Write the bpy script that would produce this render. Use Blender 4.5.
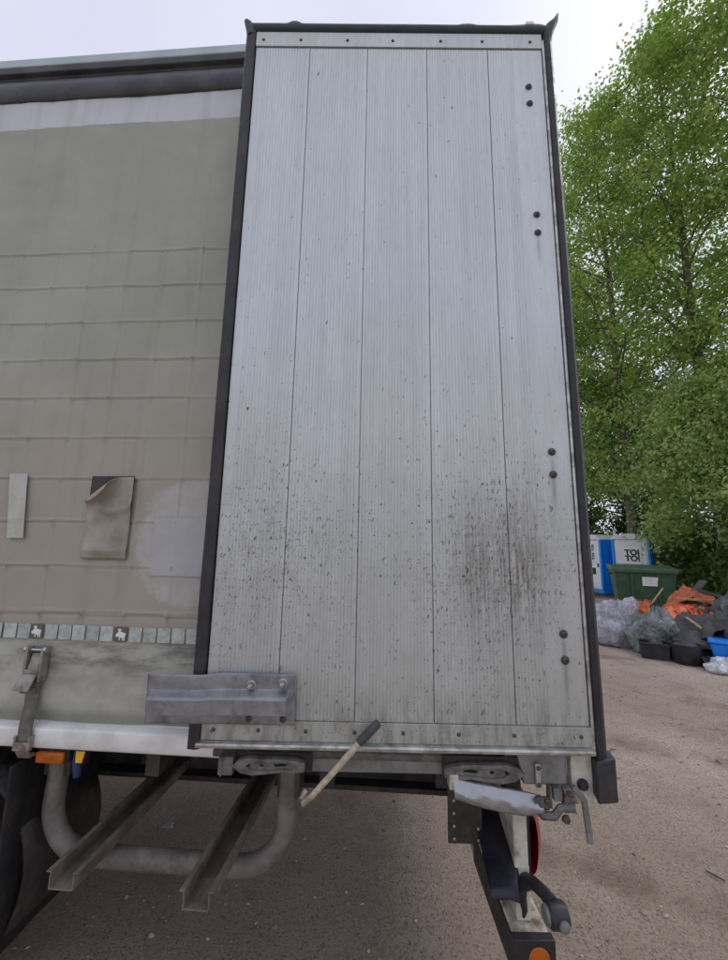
import bpy, bmesh, math, random
import numpy as np
from mathutils import Vector, Matrix, noise

for o in list(bpy.data.objects): bpy.data.objects.remove(o)
S = bpy.context.scene
COL = S.collection
R = math.radians

# ------------------------------------------------------------------ camera
cam_d = bpy.data.cameras.new('camera'); cam = bpy.data.objects.new('camera', cam_d); COL.objects.link(cam)
cam_d.sensor_fit = 'HORIZONTAL'; cam_d.sensor_width = 36.0; cam_d.lens = 36.0 * 392.83 / 728
cam_d.clip_start = 0.02; cam_d.clip_end = 2000
PITCH, ROLL, YAW = 0.167036, 0.017672, -0.0064708
_f = Vector((math.sin(YAW) * math.cos(PITCH), math.cos(YAW) * math.cos(PITCH), math.sin(PITCH)))
_r0 = Vector((math.cos(YAW), -math.sin(YAW), 0)); _u0 = _r0.cross(_f)
_r = math.cos(ROLL) * _r0 + math.sin(ROLL) * _u0; _u = math.cos(ROLL) * _u0 - math.sin(ROLL) * _r0
cam.matrix_world = Matrix(((_r.x, _u.x, -_f.x, 0.4785), (_r.y, _u.y, -_f.y, -1.282), (_r.z, _u.z, -_f.z, 1.6673), (0, 0, 0, 1)))
S.camera = cam
S.render.resolution_x = 777; S.render.resolution_y = 1024

# ------------------------------------------------------------------ world, sun, exposure
SUN_EL, SUN_AZ = R(56), R(62)         # azimuth clockwise from +Y: veiled sun beyond the tail of the trailer
W = bpy.data.worlds.new('World'); S.world = W; W.use_nodes = True
nt = W.node_tree; nt.nodes.clear()
sky = nt.nodes.new('ShaderNodeTexSky'); sky.sky_type = 'NISHITA'; sky.sun_disc = False
sky.sun_elevation = SUN_EL; sky.sun_rotation = SUN_AZ; sky.air_density = 1.0; sky.dust_density = 4.0
hs = nt.nodes.new('ShaderNodeHueSaturation'); hs.inputs['Saturation'].default_value = 0.35
mx = nt.nodes.new('ShaderNodeMix'); mx.data_type = 'RGBA'; mx.inputs[0].default_value = 0.85
tcw = nt.nodes.new('ShaderNodeTexCoord'); cln = nt.nodes.new('ShaderNodeTexNoise'); cln.inputs['Scale'].default_value = 2.2; cln.inputs['Detail'].default_value = 5
crw = nt.nodes.new('ShaderNodeValToRGB')
crw.color_ramp.elements[0].position = 0.3; crw.color_ramp.elements[0].color = (6.8, 7.05, 8.7, 1)
crw.color_ramp.elements[1].position = 0.7; crw.color_ramp.elements[1].color = (8.0, 8.2, 9.7, 1)
bg = nt.nodes.new('ShaderNodeBackground'); bg.inputs['Strength'].default_value = 0.1
wo = nt.nodes.new('ShaderNodeOutputWorld')
nt.links.new(sky.outputs[0], hs.inputs['Color']); nt.links.new(hs.outputs[0], mx.inputs[6])
nt.links.new(tcw.outputs['Generated'], cln.inputs['Vector']); nt.links.new(cln.outputs[0], crw.inputs[0]); nt.links.new(crw.outputs[0], mx.inputs[7])
nt.links.new(mx.outputs[2], bg.inputs['Color']); nt.links.new(bg.outputs[0], wo.inputs['Surface'])
sd = bpy.data.lights.new('sun', 'SUN'); sd.energy = 1.45; sd.angle = R(30); sd.color = (1.0, 0.96, 0.9)
so = bpy.data.objects.new('sun', sd); COL.objects.link(so)
_sd = Vector((math.sin(SUN_AZ) * math.cos(SUN_EL), math.cos(SUN_AZ) * math.cos(SUN_EL), math.sin(SUN_EL)))
so.rotation_euler = _sd.to_track_quat('Z', 'Y').to_euler(); so.location = _sd * 60
S.view_settings.view_transform = 'Standard'; S.view_settings.look = 'None'
S.view_settings.exposure = 0.14; S.view_settings.gamma = 1.0; S.view_settings.use_curve_mapping = False
S.render.engine = 'CYCLES'

# ------------------------------------------------------------------ material helpers
def lin(r, g, b):
    f = lambda c: (c / 255 / 12.92) if c <= 10 else ((c / 255 + 0.055) / 1.055) ** 2.4
    return (f(r), f(g), f(b), 1)
class NT:
    def __init__(s, name):
        s.m = bpy.data.materials.new(name); s.m.use_nodes = True; s.t = s.m.node_tree
        s.b = s.t.nodes['Principled BSDF']; s.out = s.t.nodes['Material Output']; s._tc = None
    def n(s, ty, **kw):
        nd = s.t.nodes.new('ShaderNode' + ty)
        for k, v in kw.items():
            if hasattr(nd, k): setattr(nd, k, v)
        return nd
    def put(s, inp, v):
        if hasattr(v, 'is_linked') or isinstance(v, bpy.types.NodeSocket): s.t.links.new(v, inp)
        else: inp.default_value = v
    def obj(s):
        if not s._tc: s._tc = s.n('TexCoord')
        return s._tc.outputs['Object']
    def map(s, scale=(1, 1, 1), loc=(0, 0, 0), vec=None):
        m = s.n('Mapping'); m.inputs['Scale'].default_value = scale; m.inputs['Location'].default_value = loc
        s.put(m.inputs['Vector'], vec or s.obj()); return m.outputs[0]
    def noise(s, scale, detail=4, rough=0.55, vec=None, dist=0.0):
        n = s.n('TexNoise'); n.inputs['Scale'].default_value = scale; n.inputs['Detail'].default_value = detail
        n.inputs['Roughness'].default_value = rough; n.inputs['Distortion'].default_value = dist
        s.put(n.inputs['Vector'], vec or s.obj()); return n.outputs[0]
    def math(s, op, a, b=0.0, c=0.0, clamp=False):
        n = s.n('Math'); n.operation = op; n.use_clamp = clamp
        s.put(n.inputs[0], a); s.put(n.inputs[1], b); s.put(n.inputs[2], c); return n.outputs[0]
    def rng(s, v, a, b, c=0.0, d=1.0, smooth=True):
        n = s.n('MapRange'); n.interpolation_type = 'SMOOTHSTEP' if smooth else 'LINEAR'; n.clamp = True
        s.put(n.inputs[0], v); n.inputs[1].default_value = a; n.inputs[2].default_value = b; n.inputs[3].default_value = c; n.inputs[4].default_value = d
        return n.outputs[0]
    def mix(s, f, a, b):
        n = s.n('Mix'); n.data_type = 'RGBA'; s.put(n.inputs[0], f); s.put(n.inputs[6], a); s.put(n.inputs[7], b); return n.outputs[2]
    def sep(s, vec=None):
        n = s.n('SeparateXYZ'); s.put(n.inputs[0], vec or s.obj()); return n.outputs
    def comb(s, x, y, z):
        n = s.n('CombineXYZ'); s.put(n.inputs[0], x); s.put(n.inputs[1], y); s.put(n.inputs[2], z); return n.outputs[0]
    def bump(s, h, strength=0.3, dist=0.01, normal=None):
        n = s.n('Bump'); n.inputs['Strength'].default_value = strength; n.inputs['Distance'].default_value = dist
        s.put(n.inputs['Height'], h)
        if normal is not None: s.put(n.inputs['Normal'], normal)
        return n.outputs[0]
    def set(s, **kw):
        for k, v in kw.items(): s.put(s.b.inputs[k.replace('_', ' ')], v)
        return s.m
def simple(name, col, rough=0.6, metal=0.0, var=0.25, scale=18, bump=0.15, bscale=90, dirt=None, dirt_amt=0.5, spec=0.5):
    t = NT(name); n1 = t.noise(scale, 5); dark = tuple(c * (1 - var) for c in col[:3]) + (1,); lite = tuple(min(1, c * (1 + var)) for c in col[:3]) + (1,)
    c = t.mix(t.rng(n1, 0.3, 0.7), dark, lite)
    if dirt:
        c = t.mix(t.math('MULTIPLY', t.rng(t.noise(scale * 0.45 + 3, 7, 0.65), 0.42, 0.68), dirt_amt), c, dirt)
    t.set(Base_Color=c, Metallic=metal, Roughness=t.rng(t.noise(scale * 2, 4), 0.2, 0.8, max(0, rough - 0.12), min(1, rough + 0.12)))
    t.b.inputs['Specular IOR Level'].default_value = spec
    if bump: t.set(Normal=t.bump(t.noise(bscale, 5), bump, 0.004))
    return t.m
M = {}
MUD = lin(92, 80, 66)
def specks(t, density, sx, sz, lo=0.10, hi=0.42, xi=0, zi=2):
    """splash spots: stretched voronoi cells, a random few of which hold a spot; density 0..1 socket"""
    p = t.sep(); w = t.noise(55, 2); w2 = t.math('MULTIPLY', t.math('SUBTRACT', w, 0.5), 0.02)
    v = t.n('TexVoronoi'); v.voronoi_dimensions = '2D'; v.inputs['Scale'].default_value = 1.0
    t.put(v.inputs['Vector'], t.comb(t.math('MULTIPLY', t.math('ADD', p[xi], w2), sx), t.math('MULTIPLY', t.math('ADD', p[zi], w2), sz), 0.0))
    sc = t.n('SeparateColor'); t.put(sc.inputs[0], v.outputs['Color'])
    size = t.math('MULTIPLY_ADD', sc.outputs[0], hi - lo, lo)
    inside = t.rng(t.math('SUBTRACT', size, v.outputs['Distance']), 0.0, 0.10)
    keep = t.math('LESS_THAN', sc.outputs[1], density)
    return t.math('MULTIPLY', t.math('MULTIPLY', inside, keep), t.math('MULTIPLY_ADD', sc.outputs[2], 0.7, 0.3))
def gauss(t, cx, cz, rx, rz):
    p = t.sep(); a = t.math('DIVIDE', t.math('SUBTRACT', p[0], cx), rx); b = t.math('DIVIDE', t.math('SUBTRACT', p[2], cz), rz)
    return t.math('EXPONENT', t.math('MULTIPLY', t.math('ADD', t.math('MULTIPLY', a, a), t.math('MULTIPLY', b, b)), -1.0))
def door_metal(name, base, grimy=1.0):
    t = NT(name); p = t.sep()
    streak = t.noise(1.0, 6, 0.6, t.map((38, 38, 1.1)))
    blot = t.noise(2.3, 6, 0.6); fine = t.noise(1.0, 5, 0.6, t.map((160, 160, 14)))
    c = t.mix(t.rng(streak, 0.3, 0.75), tuple(x * 0.90 for x in base[:3]) + (1,), base)
    c = t.mix(t.math('MULTIPLY', t.rng(fine, 0.45, 0.7), 0.14), c, lin(120, 120, 116))
    s2_ = t.noise(1.0, 5, 0.6, t.map((9, 9, .45), (3, 1, 7)))
    c = t.mix(t.math('MULTIPLY', t.rng(s2_, 0.42, 0.7), 0.30), c, tuple(x * 0.72 for x in base[:3]) + (1,))
    scuff = t.math('MULTIPLY', t.rng(t.noise(26, 6, 0.75, t.map((1, 1, .5))), 0.60, 0.72), t.rng(t.noise(2.1, 3), 0.45, 0.65))
    c = t.mix(t.math('MULTIPLY', scuff, 0.35), c, lin(120, 118, 110))
    low = t.rng(p[2], 2.75, 1.15)
    film = t.math('MULTIPLY', low, t.rng(blot, 0.3, 0.7, 0.25, 0.62))
    c = t.mix(t.math('MULTIPLY', film, 0.95 * grimy), c, lin(166, 168, 154))
    g1 = gauss(t, 0.885, 1.62, 0.20, 0.27); g2 = gauss(t, 0.975, 1.60, 0.085, 0.20); g3 = gauss(t, 0.83, 1.58, 0.065, 0.20); g4 = gauss(t, 0.16, 1.66, 0.20, 0.26)
    sm = t.math('MULTIPLY', t.math('ADD', g2, t.math('MULTIPLY', g3, 0.75)), t.rng(t.noise(1.0, 6, 0.75, t.map((95, 95, 7))), 0.36, 0.6))
    c = t.mix(t.math('MULTIPLY', sm, 0.7 * grimy, clamp=True), c, lin(92, 82, 62))
    fan = t.math('MULTIPLY', t.math('ADD', t.math('ADD', t.math('MULTIPLY', g1, .7), t.math('MULTIPLY', g4, .5)), t.math('MULTIPLY', low, .25)), t.rng(t.noise(1.0, 8, .8, t.map((26, 26, 11))), 0.44, 0.70))
    c = t.mix(t.math('MULTIPLY', fan, 0.5 * grimy, clamp=True), c, lin(126, 120, 104))
    foot = t.math('MULTIPLY', t.rng(p[2], 1.30, 1.08), t.rng(t.noise(1.0, 6, .7, t.map((30, 30, 8))), 0.40, 0.68))
    c = t.mix(t.math('MULTIPLY', foot, 0.55 * grimy), c, lin(112, 102, 84))
    for bz in (1.989, 1.912, 1.410, 1.334, 2.820):
        run = gauss(t, 1.0965, bz - .06, .007, .06)
        c = t.mix(t.math('MULTIPLY', run, 0.35), c, lin(96, 92, 82))
    clus = t.noise(3.3, 4, 0.6)
    den = t.math('MULTIPLY', t.rng(p[2], 2.5, 1.15, 0.0, 0.22), t.rng(clus, 0.40, 0.66, 0.05, 1.4))
    den = t.math('ADD', den, t.math('ADD', t.math('MULTIPLY', g1, 0.55), t.math('MULTIPLY', g4, 0.55)))
    den = t.math('MULTIPLY', t.math('ADD', den, 0.012), grimy)
    s1 = specks(t, den, 115, 40, .05, .30); s2 = specks(t, t.math('MULTIPLY', den, 0.35), 62, 17, 0.04, 0.22); s3 = specks(t, t.math('MULTIPLY', den, 0.9), 190, 110, .08, .36)
    gx_ = gauss(t, 0.93, 1.60, 0.17, 0.24)
    s4 = specks(t, t.math('MULTIPLY', gx_, t.rng(t.noise(5.5, 5, .7), .38, .62, .15, 1.1)), 96, 34, .10, .40)
    sp = t.math('MAXIMUM', t.math('MAXIMUM', t.math('MAXIMUM', s1, s2), s3), t.math('MULTIPLY', s4, .65))
    c = t.mix(t.math('MULTIPLY', sp, 0.9), c, lin(54, 49, 42))
    dirt = t.math('ADD', sp, t.math('ADD', t.math('MULTIPLY', film, 0.5), sm), clamp=True)
    t.set(Base_Color=c, Metallic=t.rng(dirt, 0, 1, 0.55, 0.0), Roughness=t.math('MULTIPLY_ADD', dirt, 0.3, t.rng(blot, 0.3, 0.7, 0.42, 0.56)),
          Normal=t.bump(t.math('ADD', t.math('MULTIPLY', sp, 0.6), t.math('MULTIPLY', fine, 0.15)), 0.25, 0.002))
    return t.m
M['plank'] = door_metal('door_plank_aluminium', lin(209, 215, 215))
M['strip'] = door_metal('door_strip_aluminium', lin(204, 210, 208), 1.1)
M['frame_edge'] = simple('aluminium_edge', lin(196, 196, 192), 0.4, 0.7, 0.12, 30, dirt=lin(95, 86, 74), dirt_amt=0.6)
M['rubber'] = simple('black_rubber_seal', lin(38, 38, 42), 0.5, 0, 0.3, 12, 0.2, 140, lin(80, 78, 76), 0.25)
M['rubber2'] = simple('black_rubber_block', lin(36, 38, 42), 0.5, 0, 0.2, 20, 0.2, 160, lin(85, 82, 78), 0.25)
M['green_seal'] = simple('dark_green_rubber', lin(34, 54, 52), 0.5, 0, 0.3, 12, 0.2, 140, lin(70, 66, 60), 0.4)
M['galv'] = simple('galvanised_steel', lin(138, 140, 138), 0.48, 0.45, 0.14, 22, 0.15, 120, lin(84, 80, 76), 0.5)
M['bracket'] = simple('scuffed_bracket_steel', lin(144, 146, 149), 0.42, 0.5, 0.16, 18, 0.2, 90, lin(74, 72, 72), 0.6)
M['galv_dark'] = simple('dirty_cast_steel', lin(118, 116, 112), 0.6, 0.35, 0.3, 26, 0.4, 150, lin(72, 64, 55), 0.7)
M['bolt'] = simple('bolt_steel', lin(190, 190, 190), 0.25, 0.9, 0.1, 60, 0.05, 200, lin(90, 84, 78), 0.3)
M['bolt_dark'] = simple('weathered_bolt', lin(96, 94, 92), 0.45, 0.6, 0.25, 80, 0.2, 200, lin(50, 46, 42), 0.5)
M['cream'] = simple('cream_paint', lin(208, 205, 188), 0.5, 0, 0.08, 20, 0.1, 100, lin(112, 92, 72), 0.75)
M['cream_worn'] = simple('worn_cream_paint', lin(208, 205, 188), 0.5, 0, 0.08, 34, 0.15, 100, lin(104, 80, 58), 0.95)
M['white_rail'] = simple('white_painted_rail', lin(236, 237, 232), 0.45, 0, 0.04, 9, 0.12, 80, lin(158, 155, 150), 0.35)
M['top_rail'] = simple('dark_roof_rail', lin(62, 64, 70), 0.42, 0.2, 0.3, 6, 0.1, 80, lin(105, 102, 100), 0.35)
M['roof'] = simple('pale_roof_edge', lin(176, 194, 198), 0.5, 0, 0.1, 6, 0.1, 60)
M['chassis'] = simple('chassis_black', lin(42, 40, 40), 0.6, 0, 0.3, 15, 0.25, 90, lin(88, 78, 68), 0.6)
M['steel_dusty'] = simple('dusty_grey_steel', lin(112, 106, 98), 0.7, 0.2, 0.25, 16, 0.3, 110, lin(80, 70, 60), 0.8)
M['rail_dusty'] = simple('dusty_rail_steel', lin(124, 115, 105), 0.75, 0.1, 0.25, 14, 0.35, 110, lin(98, 84, 70), 0.8)
M['buckle'] = simple('buckle_steel', lin(150, 146, 138), 0.45, 0.4, 0.2, 40, 0.2, 120, lin(84, 76, 66), 0.7)
M['hoop'] = simple('grey_painted_tube', lin(126, 121, 115), 0.65, 0.1, 0.18, 16, 0.3, 110, lin(92, 82, 72), 0.8)
M['handle_rod'] = simple('worn_cream_handle', lin(196, 184, 160), 0.5, 0.1, 0.18, 45, 0.15, 120, lin(120, 104, 86), 0.7)
M['grip'] = simple('dark_grip', lin(70, 72, 76), 0.6, 0, 0.2, 60, 0.2, 150)
M['navy'] = simple('navy_plastic', lin(25, 26, 40), 0.42, 0, 0.25, 10, 0.15, 90, lin(62, 58, 60), 0.4)
M['foil'] = None
M['tyre'] = simple('tyre_rubber', lin(27, 26, 27), 0.8, 0, 0.3, 20, 0.4, 60, lin(58, 52, 46), 0.5)
M['strap'] = simple('grey_webbing', lin(112, 110, 102), 0.85, 0, 0.25, 30, 0.5, 400, lin(72, 66, 60), 0.6)
M['interior'] = simple('plywood_floor', lin(96, 76, 58), 0.7, 0, 0.25, 8)
def lens(name, col, rough=0.12):
    t = NT(name); n1 = t.n('TexWave'); n1.inputs['Scale'].default_value = 60; t.put(n1.inputs['Vector'], t.obj())
    c = t.mix(t.math('MULTIPLY', t.rng(t.noise(30, 5), 0.45, 0.7), 0.5), col, tuple(x * 0.35 for x in col[:3]) + (1,))
    return t.set(Base_Color=c, Roughness=rough, Normal=t.bump(n1.outputs[1], 0.15, 0.002))
M['amber'] = lens('amber_lens', lin(186, 96, 18), 0.25); M['red'] = lens('red_lens', lin(196, 26, 34)); M['clear'] = lens('clear_lens', lin(116, 118, 114), .35)
M['blue_hose'] = simple('blue_tag', lin(38, 54, 98), 0.5); M['yellow'] = simple('yellow_tag', lin(226, 178, 30), 0.5)
# --- curtain
def curtain_mat():
    t = NT('curtain_pvc'); p = t.sep()
    big = t.noise(1.6, 6, 0.6); mid = t.noise(7, 6, 0.65); st = t.noise(1.0, 6, 0.6, t.map((14, 14, 0.9)))
    c = t.mix(t.rng(big, 0.3, 0.7), lin(150, 154, 140), lin(163, 167, 153))
    dust = t.math('MULTIPLY', t.rng(p[2], 2.7, 1.55), t.rng(big, 0.2, 0.75, 0.55, 1.0))
    c = t.mix(t.math('MULTIPLY', dust, 0.85), c, lin(166, 155, 141))
    c = t.mix(t.math('MULTIPLY', t.rng(st, 0.5, 0.75), 0.2), c, lin(112, 108, 97))
    c = t.mix(t.math('MULTIPLY', t.rng(mid, 0.5, 0.75), 0.12), c, lin(170, 166, 152))
    weld = t.math('ABSOLUTE', t.math('SUBTRACT', t.math('FRACT', t.math('DIVIDE', t.math('SUBTRACT', p[2], 2.856 - .1592 * 20 - .0796), .1592)), 0.5))
    wl = t.math('MULTIPLY', t.rng(weld, 0.055, 0.0), t.rng(t.noise(1.0, 5, .7, t.map((9, 9, 30))), 0.42, 0.6))
    c = t.mix(t.math('MULTIPLY', t.math('MULTIPLY', wl, t.rng(p[2], 2.97, 2.9)), 0.18), c, lin(92, 86, 76))
    # cleaned halo round the repair
    a = t.math('DIVIDE', t.math('SUBTRACT', p[0], -0.11), 0.235); b = t.math('DIVIDE', t.math('SUBTRACT', p[2], 1.675), 0.225)
    ang = t.math('MULTIPLY_ADD', t.noise(7.5, 8, 0.8), 2.0, -1.0)
    hal = t.rng(t.math('ADD', t.math('ADD', t.math('POWER', t.math('ABSOLUTE', a), 2.4), t.math('POWER', t.math('ABSOLUTE', b), 2.4)), ang), 1.15, 0.78)
    hal = t.math('MULTIPLY', hal, t.math('MULTIPLY', t.rng(t.noise(9, 6, .7), 0.30, 0.58, 0.45, 1.0), t.rng(t.noise(1.0, 6, .75, t.map((50, 50, 16))), .30, .52, .7, 1.0)))
    c = t.mix(hal, c, lin(178, 178, 173))
    # bare lower hem: greyer, with dark smears under the tape row
    hem = t.rng(p[2], 1.325, 1.315)
    hc = t.mix(t.rng(mid, 0.35, 0.7), lin(180, 182, 170), lin(160, 161, 149))
    c = t.mix(hem, c, hc)
    sm = t.math('MULTIPLY', t.math('MULTIPLY', t.rng(p[2], 1.15, 1.28), t.rng(p[2], 1.345, 1.31)), t.rng(t.noise(1.0, 6, 0.65, t.map((4.5, 4.5, 17))), 0.42, 0.68))
    c = t.mix(t.math('MULTIPLY', sm, 0.75), c, lin(74, 68, 60))
    c = t.mix(t.math('MULTIPLY', t.rng(p[2], 1.115, 1.075), 0.5), c, lin(96, 98, 84))  # shade along the tucked-in bottom edge, painted as a darker band
    # pale printed band at the top
    c = t.mix(t.rng(t.math('ADD', p[2], t.math('MULTIPLY', t.noise(20, 3), 0.012)), 3.5, 3.505), c, t.mix(t.math('MULTIPLY', t.rng(st, 0.45, 0.7), 0.25), lin(196, 201, 204), lin(146, 146, 142)))
    fs = specks(t, 0.05, 40, 30, 0.03, 0.1)
    c = t.mix(fs, c, lin(214, 214, 208))
    h = t.math('ADD', t.math('MULTIPLY', t.noise(11, 5), 0.6), t.math('MULTIPLY', t.noise(420, 2), 0.05))
    t.set(Base_Color=c, Roughness=t.rng(mid, 0.3, 0.7, 0.5, 0.68), Normal=t.bump(h, 0.22, 0.006))
    return t.m
M['curtain'] = curtain_mat()
M['patch_pale'] = simple('pale_pvc_patch', lin(172, 174, 174), 0.5, 0, 0.08, 9, 0.15, 30)
M['patch_flap'] = simple('peeling_pvc_patch', lin(162, 156, 142), 0.42, 0, 0.12, 7, 0.15, 20, lin(100, 90, 78), 0.5)
M['patch_glue'] = simple('dark_glue_residue', lin(58, 52, 44), 0.7, 0, 0.3, 20, 0.3, 60)
M['tape'] = simple('pale_repair_tape', lin(186, 190, 180), 0.45, 0, 0.08, 12, 0.2, 40, lin(140, 138, 128), 0.4)
M['reflect'] = simple('grey_reflective_tape', lin(184, 190, 186), 0.35, 0.1, 0.10, 14, 0.1, 120, lin(130, 128, 120), 0.5)
_t = NT('weathered_reflective_tape'); _oi = _t.n('ObjectInfo'); _c = _t.mix(_oi.outputs['Random'], lin(168, 180, 174), lin(190, 200, 194))
_c = _t.mix(_t.math('MULTIPLY', _t.rng(_t.noise(38, 6, .7, _t.map((1, 1, 1), (0, 0, 0), _t.n('NewGeometry').outputs['Position'])), .42, .66), .5), _c, lin(126, 122, 112))
M['reflect'] = _t.set(Base_Color=_c, Roughness=.4)
M['reflect_dark'] = simple('dark_reflective_tape', lin(96, 96, 92), 0.4, 0.1, 0.15, 30)
M['white_print'] = simple('white_print', lin(226, 228, 226), 0.5, 0, 0.05, 20, 0)
# --- ground
def ground_mat():
    t = NT('dirt_and_gravel'); p = t.sep()
    a = t.noise(0.35, 6, 0.6); b = t.noise(2.6, 7, 0.65); g = t.noise(85, 4, 0.75); g2 = t.noise(170, 3, 0.75)
    c = t.mix(t.rng(a, 0.35, 0.68), lin(194, 175, 158), lin(226, 208, 190))
    c = t.mix(t.math('MULTIPLY', t.rng(b, 0.42, 0.75), 0.42), c, lin(146, 126, 110))
    c = t.mix(t.math('MULTIPLY', t.rng(g, 0.46, 0.66), 0.62), c, lin(122, 104, 90))  # shade in the gaps between clods, put into the colour
    c = t.mix(t.math('MULTIPLY', t.rng(g2, 0.54, 0.70), 0.6), c, lin(216, 202, 186))
    v = t.n('TexVoronoi'); v.inputs['Scale'].default_value = 70; t.put(v.inputs['Vector'], t.obj())
    sc = t.n('SeparateColor'); t.put(sc.inputs[0], v.outputs['Color'])
    stone = t.math('MULTIPLY', t.rng(v.outputs['Distance'], 0.42, 0.25), t.math('GREATER_THAN', sc.outputs[0], 0.5))
    c = t.mix(t.math('MULTIPLY', stone, 0.45), c, t.mix(sc.outputs[1], lin(112, 100, 92), lin(190, 178, 164)))
    dr = t.math('MULTIPLY_ADD', p[0], 0.34, t.math('MULTIPLY', p[1], 0.94)); tw = t.math('ADD', dr, t.math('MULTIPLY', t.noise(0.5, 4), 1.6))
    trk = t.rng(t.math('ABSOLUTE', t.math('SUBTRACT', t.math('FRACT', t.math('MULTIPLY', tw, 0.62)), 0.5)), 0.16, 0.02)
    c = t.mix(t.math('MULTIPLY', t.math('MULTIPLY', trk, t.rng(t.noise(1.3, 5, .7), .42, .62)), 0.42), c, lin(130, 110, 94))
    damp = t.rng(t.noise(0.8, 6, 0.7, None, 0.6), 0.56, 0.68)
    c = t.mix(t.math('MULTIPLY', damp, 0.38), c, lin(132, 113, 97))
    d1 = t.math('ADD', t.math('POWER', t.math('DIVIDE', t.math('SUBTRACT', p[0], 6.3), 0.75), 2.0), t.math('POWER', t.math('DIVIDE', t.math('SUBTRACT', p[1], 4.35), 0.45), 2.0))
    red = t.math('MULTIPLY', t.rng(t.math('ADD', d1, t.math('MULTIPLY', b, 1.2)), 1.9, 0.8), 0.75)
    c = t.mix(red, c, lin(112, 66, 40))
    far = t.math('MULTIPLY', t.rng(t.math('MULTIPLY_ADD', p[1], 0.62, t.math('MULTIPLY', p[0], 0.45)), 11.0, 13.0), t.rng(b, 0.2, 0.5, 0.55, 1.0))
    c = t.mix(far, c, lin(62, 66, 38))
    h = t.math('ADD', t.math('ADD', t.math('MULTIPLY', b, 0.8), t.math('MULTIPLY', g, 0.5)), t.math('ADD', t.math('MULTIPLY', g2, 0.2), t.math('MULTIPLY', stone, 0.35)))
    t.set(Base_Color=c, Roughness=0.93, Normal=t.bump(h, 1.0, 0.04)); t.b.inputs['Specular IOR Level'].default_value = 0.15
    return t.m
M['ground'] = ground_mat()
def stone_mat():
    t = NT('pebbles'); g = t.n('NewGeometry')
    r = t.n('ValToRGB'); r.color_ramp.elements[0].color = lin(122, 105, 90); r.color_ramp.elements[1].color = lin(198, 182, 162)
    t.put(r.inputs[0], g.outputs['Random Per Island']); return t.set(Base_Color=r.outputs[0], Roughness=0.9, Normal=t.bump(t.noise(200, 3), 0.3, 0.003))
M['stone'] = stone_mat()
def leaf_mat(name, dark, lite, pale):
    t = NT(name); g = t.n('NewGeometry'); rp = g.outputs['Random Per Island']
    clump = t.noise(0.75, 3, 0.5)
    c = t.mix(t.rng(clump, 0.35, 0.65), dark, lite); c = t.mix(t.math('MULTIPLY', t.math('POWER', rp, 3.0), 0.55), c, pale)
    c = t.mix(t.math('MULTIPLY', t.math('POWER', t.math('SUBTRACT', 1.0, rp), 3.0), 0.4), c, tuple(x * 0.6 for x in dark[:3]) + (1,))
    t.set(Base_Color=c, Roughness=0.5); t.b.inputs['Specular IOR Level'].default_value = 0.35
    tr = t.n('BsdfTranslucent'); hsn = t.n('HueSaturation'); hsn.inputs['Saturation'].default_value = 1.1; hsn.inputs['Value'].default_value = 1.5
    t.put(hsn.inputs['Color'], c); t.put(tr.inputs['Color'], hsn.outputs[0])
    ms = t.n('MixShader'); ms.inputs[0].default_value = 0.5
    t.t.links.new(t.b.outputs[0], ms.inputs[1]); t.t.links.new(tr.outputs[0], ms.inputs[2]); t.t.links.new(ms.outputs[0], t.out.inputs['Surface'])
    return t.m
M['leaf_a'] = leaf_mat('poplar_leaves', lin(106, 140, 66), lin(145, 171, 87), lin(184, 196, 124))
M['leaf_b'] = leaf_mat('maple_leaves', lin(122, 150, 86), lin(162, 186, 112), lin(202, 210, 154))
M['leaf_c'] = leaf_mat('shrub_leaves', lin(58, 82, 38), lin(82, 106, 48), lin(112, 128, 66))
M['bark'] = simple('bark', lin(98, 90, 80), 0.9, 0, 0.35, 6, 0.6, 30)
# --- yard things
M['bin'] = simple('green_bin_plastic', lin(52, 84, 56), 0.45, 0, 0.12, 5, 0.08, 40, lin(84, 98, 78), 0.35)
M['toilet_blue'] = simple('blue_plastic', lin(24, 140, 220), 0.4, 0, 0.08, 4, 0.08, 40)
M['toilet_white'] = simple('white_plastic', lin(222, 224, 226), 0.45, 0, 0.05, 4, 0.08, 40)
M['toilet_roof'] = simple('translucent_white_roof', lin(212, 214, 214), 0.5, 0, 0.06, 4)
M['print_dark'] = simple('dark_print', lin(30, 32, 36), 0.5, 0, 0.05, 10, 0)
def bagmat(name, col, rough=0.22):
    t = NT(name); n1 = t.noise(9, 5, 0.65, None, 0.8); n2 = t.noise(30, 4, 0.6, None, 1.2)
    c = t.mix(t.rng(n1, 0.35, 0.7), tuple(x * 0.75 for x in col[:3]) + (1,), tuple(min(1, x * 1.25) for x in col[:3]) + (1,))
    def ridged(sc_, dist):
        return t.math('SUBTRACT', 1.0, t.math('ABSOLUTE', t.math('MULTIPLY_ADD', t.noise(sc_, 2, 0.5, t.map((1, 1, .55)), dist), 2.0, -1.0)))
    h = t.math('ADD', t.math('POWER', ridged(3.2, 1.8), 3.0), t.math('ADD', t.math('MULTIPLY', t.math('POWER', ridged(7.5, 2.2), 4.0), .6), t.math('MULTIPLY', n2, 0.08)))
    t.b.inputs['Coat Weight'].default_value = .5; t.b.inputs['Coat Roughness'].default_value = .12
    return t.set(Base_Color=c, Roughness=rough, Normal=t.bump(h, 0.8, 0.03))
M['bag_grey'] = bagmat('grey_rubbish_bag', lin(176, 177, 186), .3); M['bag_green'] = bagmat('dark_rubbish_bag', lin(118, 126, 124), .26); M['bag_white'] = bagmat('clear_plastic_wrap', lin(205, 208, 212), 0.15)
M['foil'] = simple('silver_foil', lin(164, 167, 170), 0.34, 0.7, 0.05, 30, 0.1, 30)
M['bag_black'] = bagmat('black_rubbish_bag', lin(44, 45, 50), 0.3)
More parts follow.
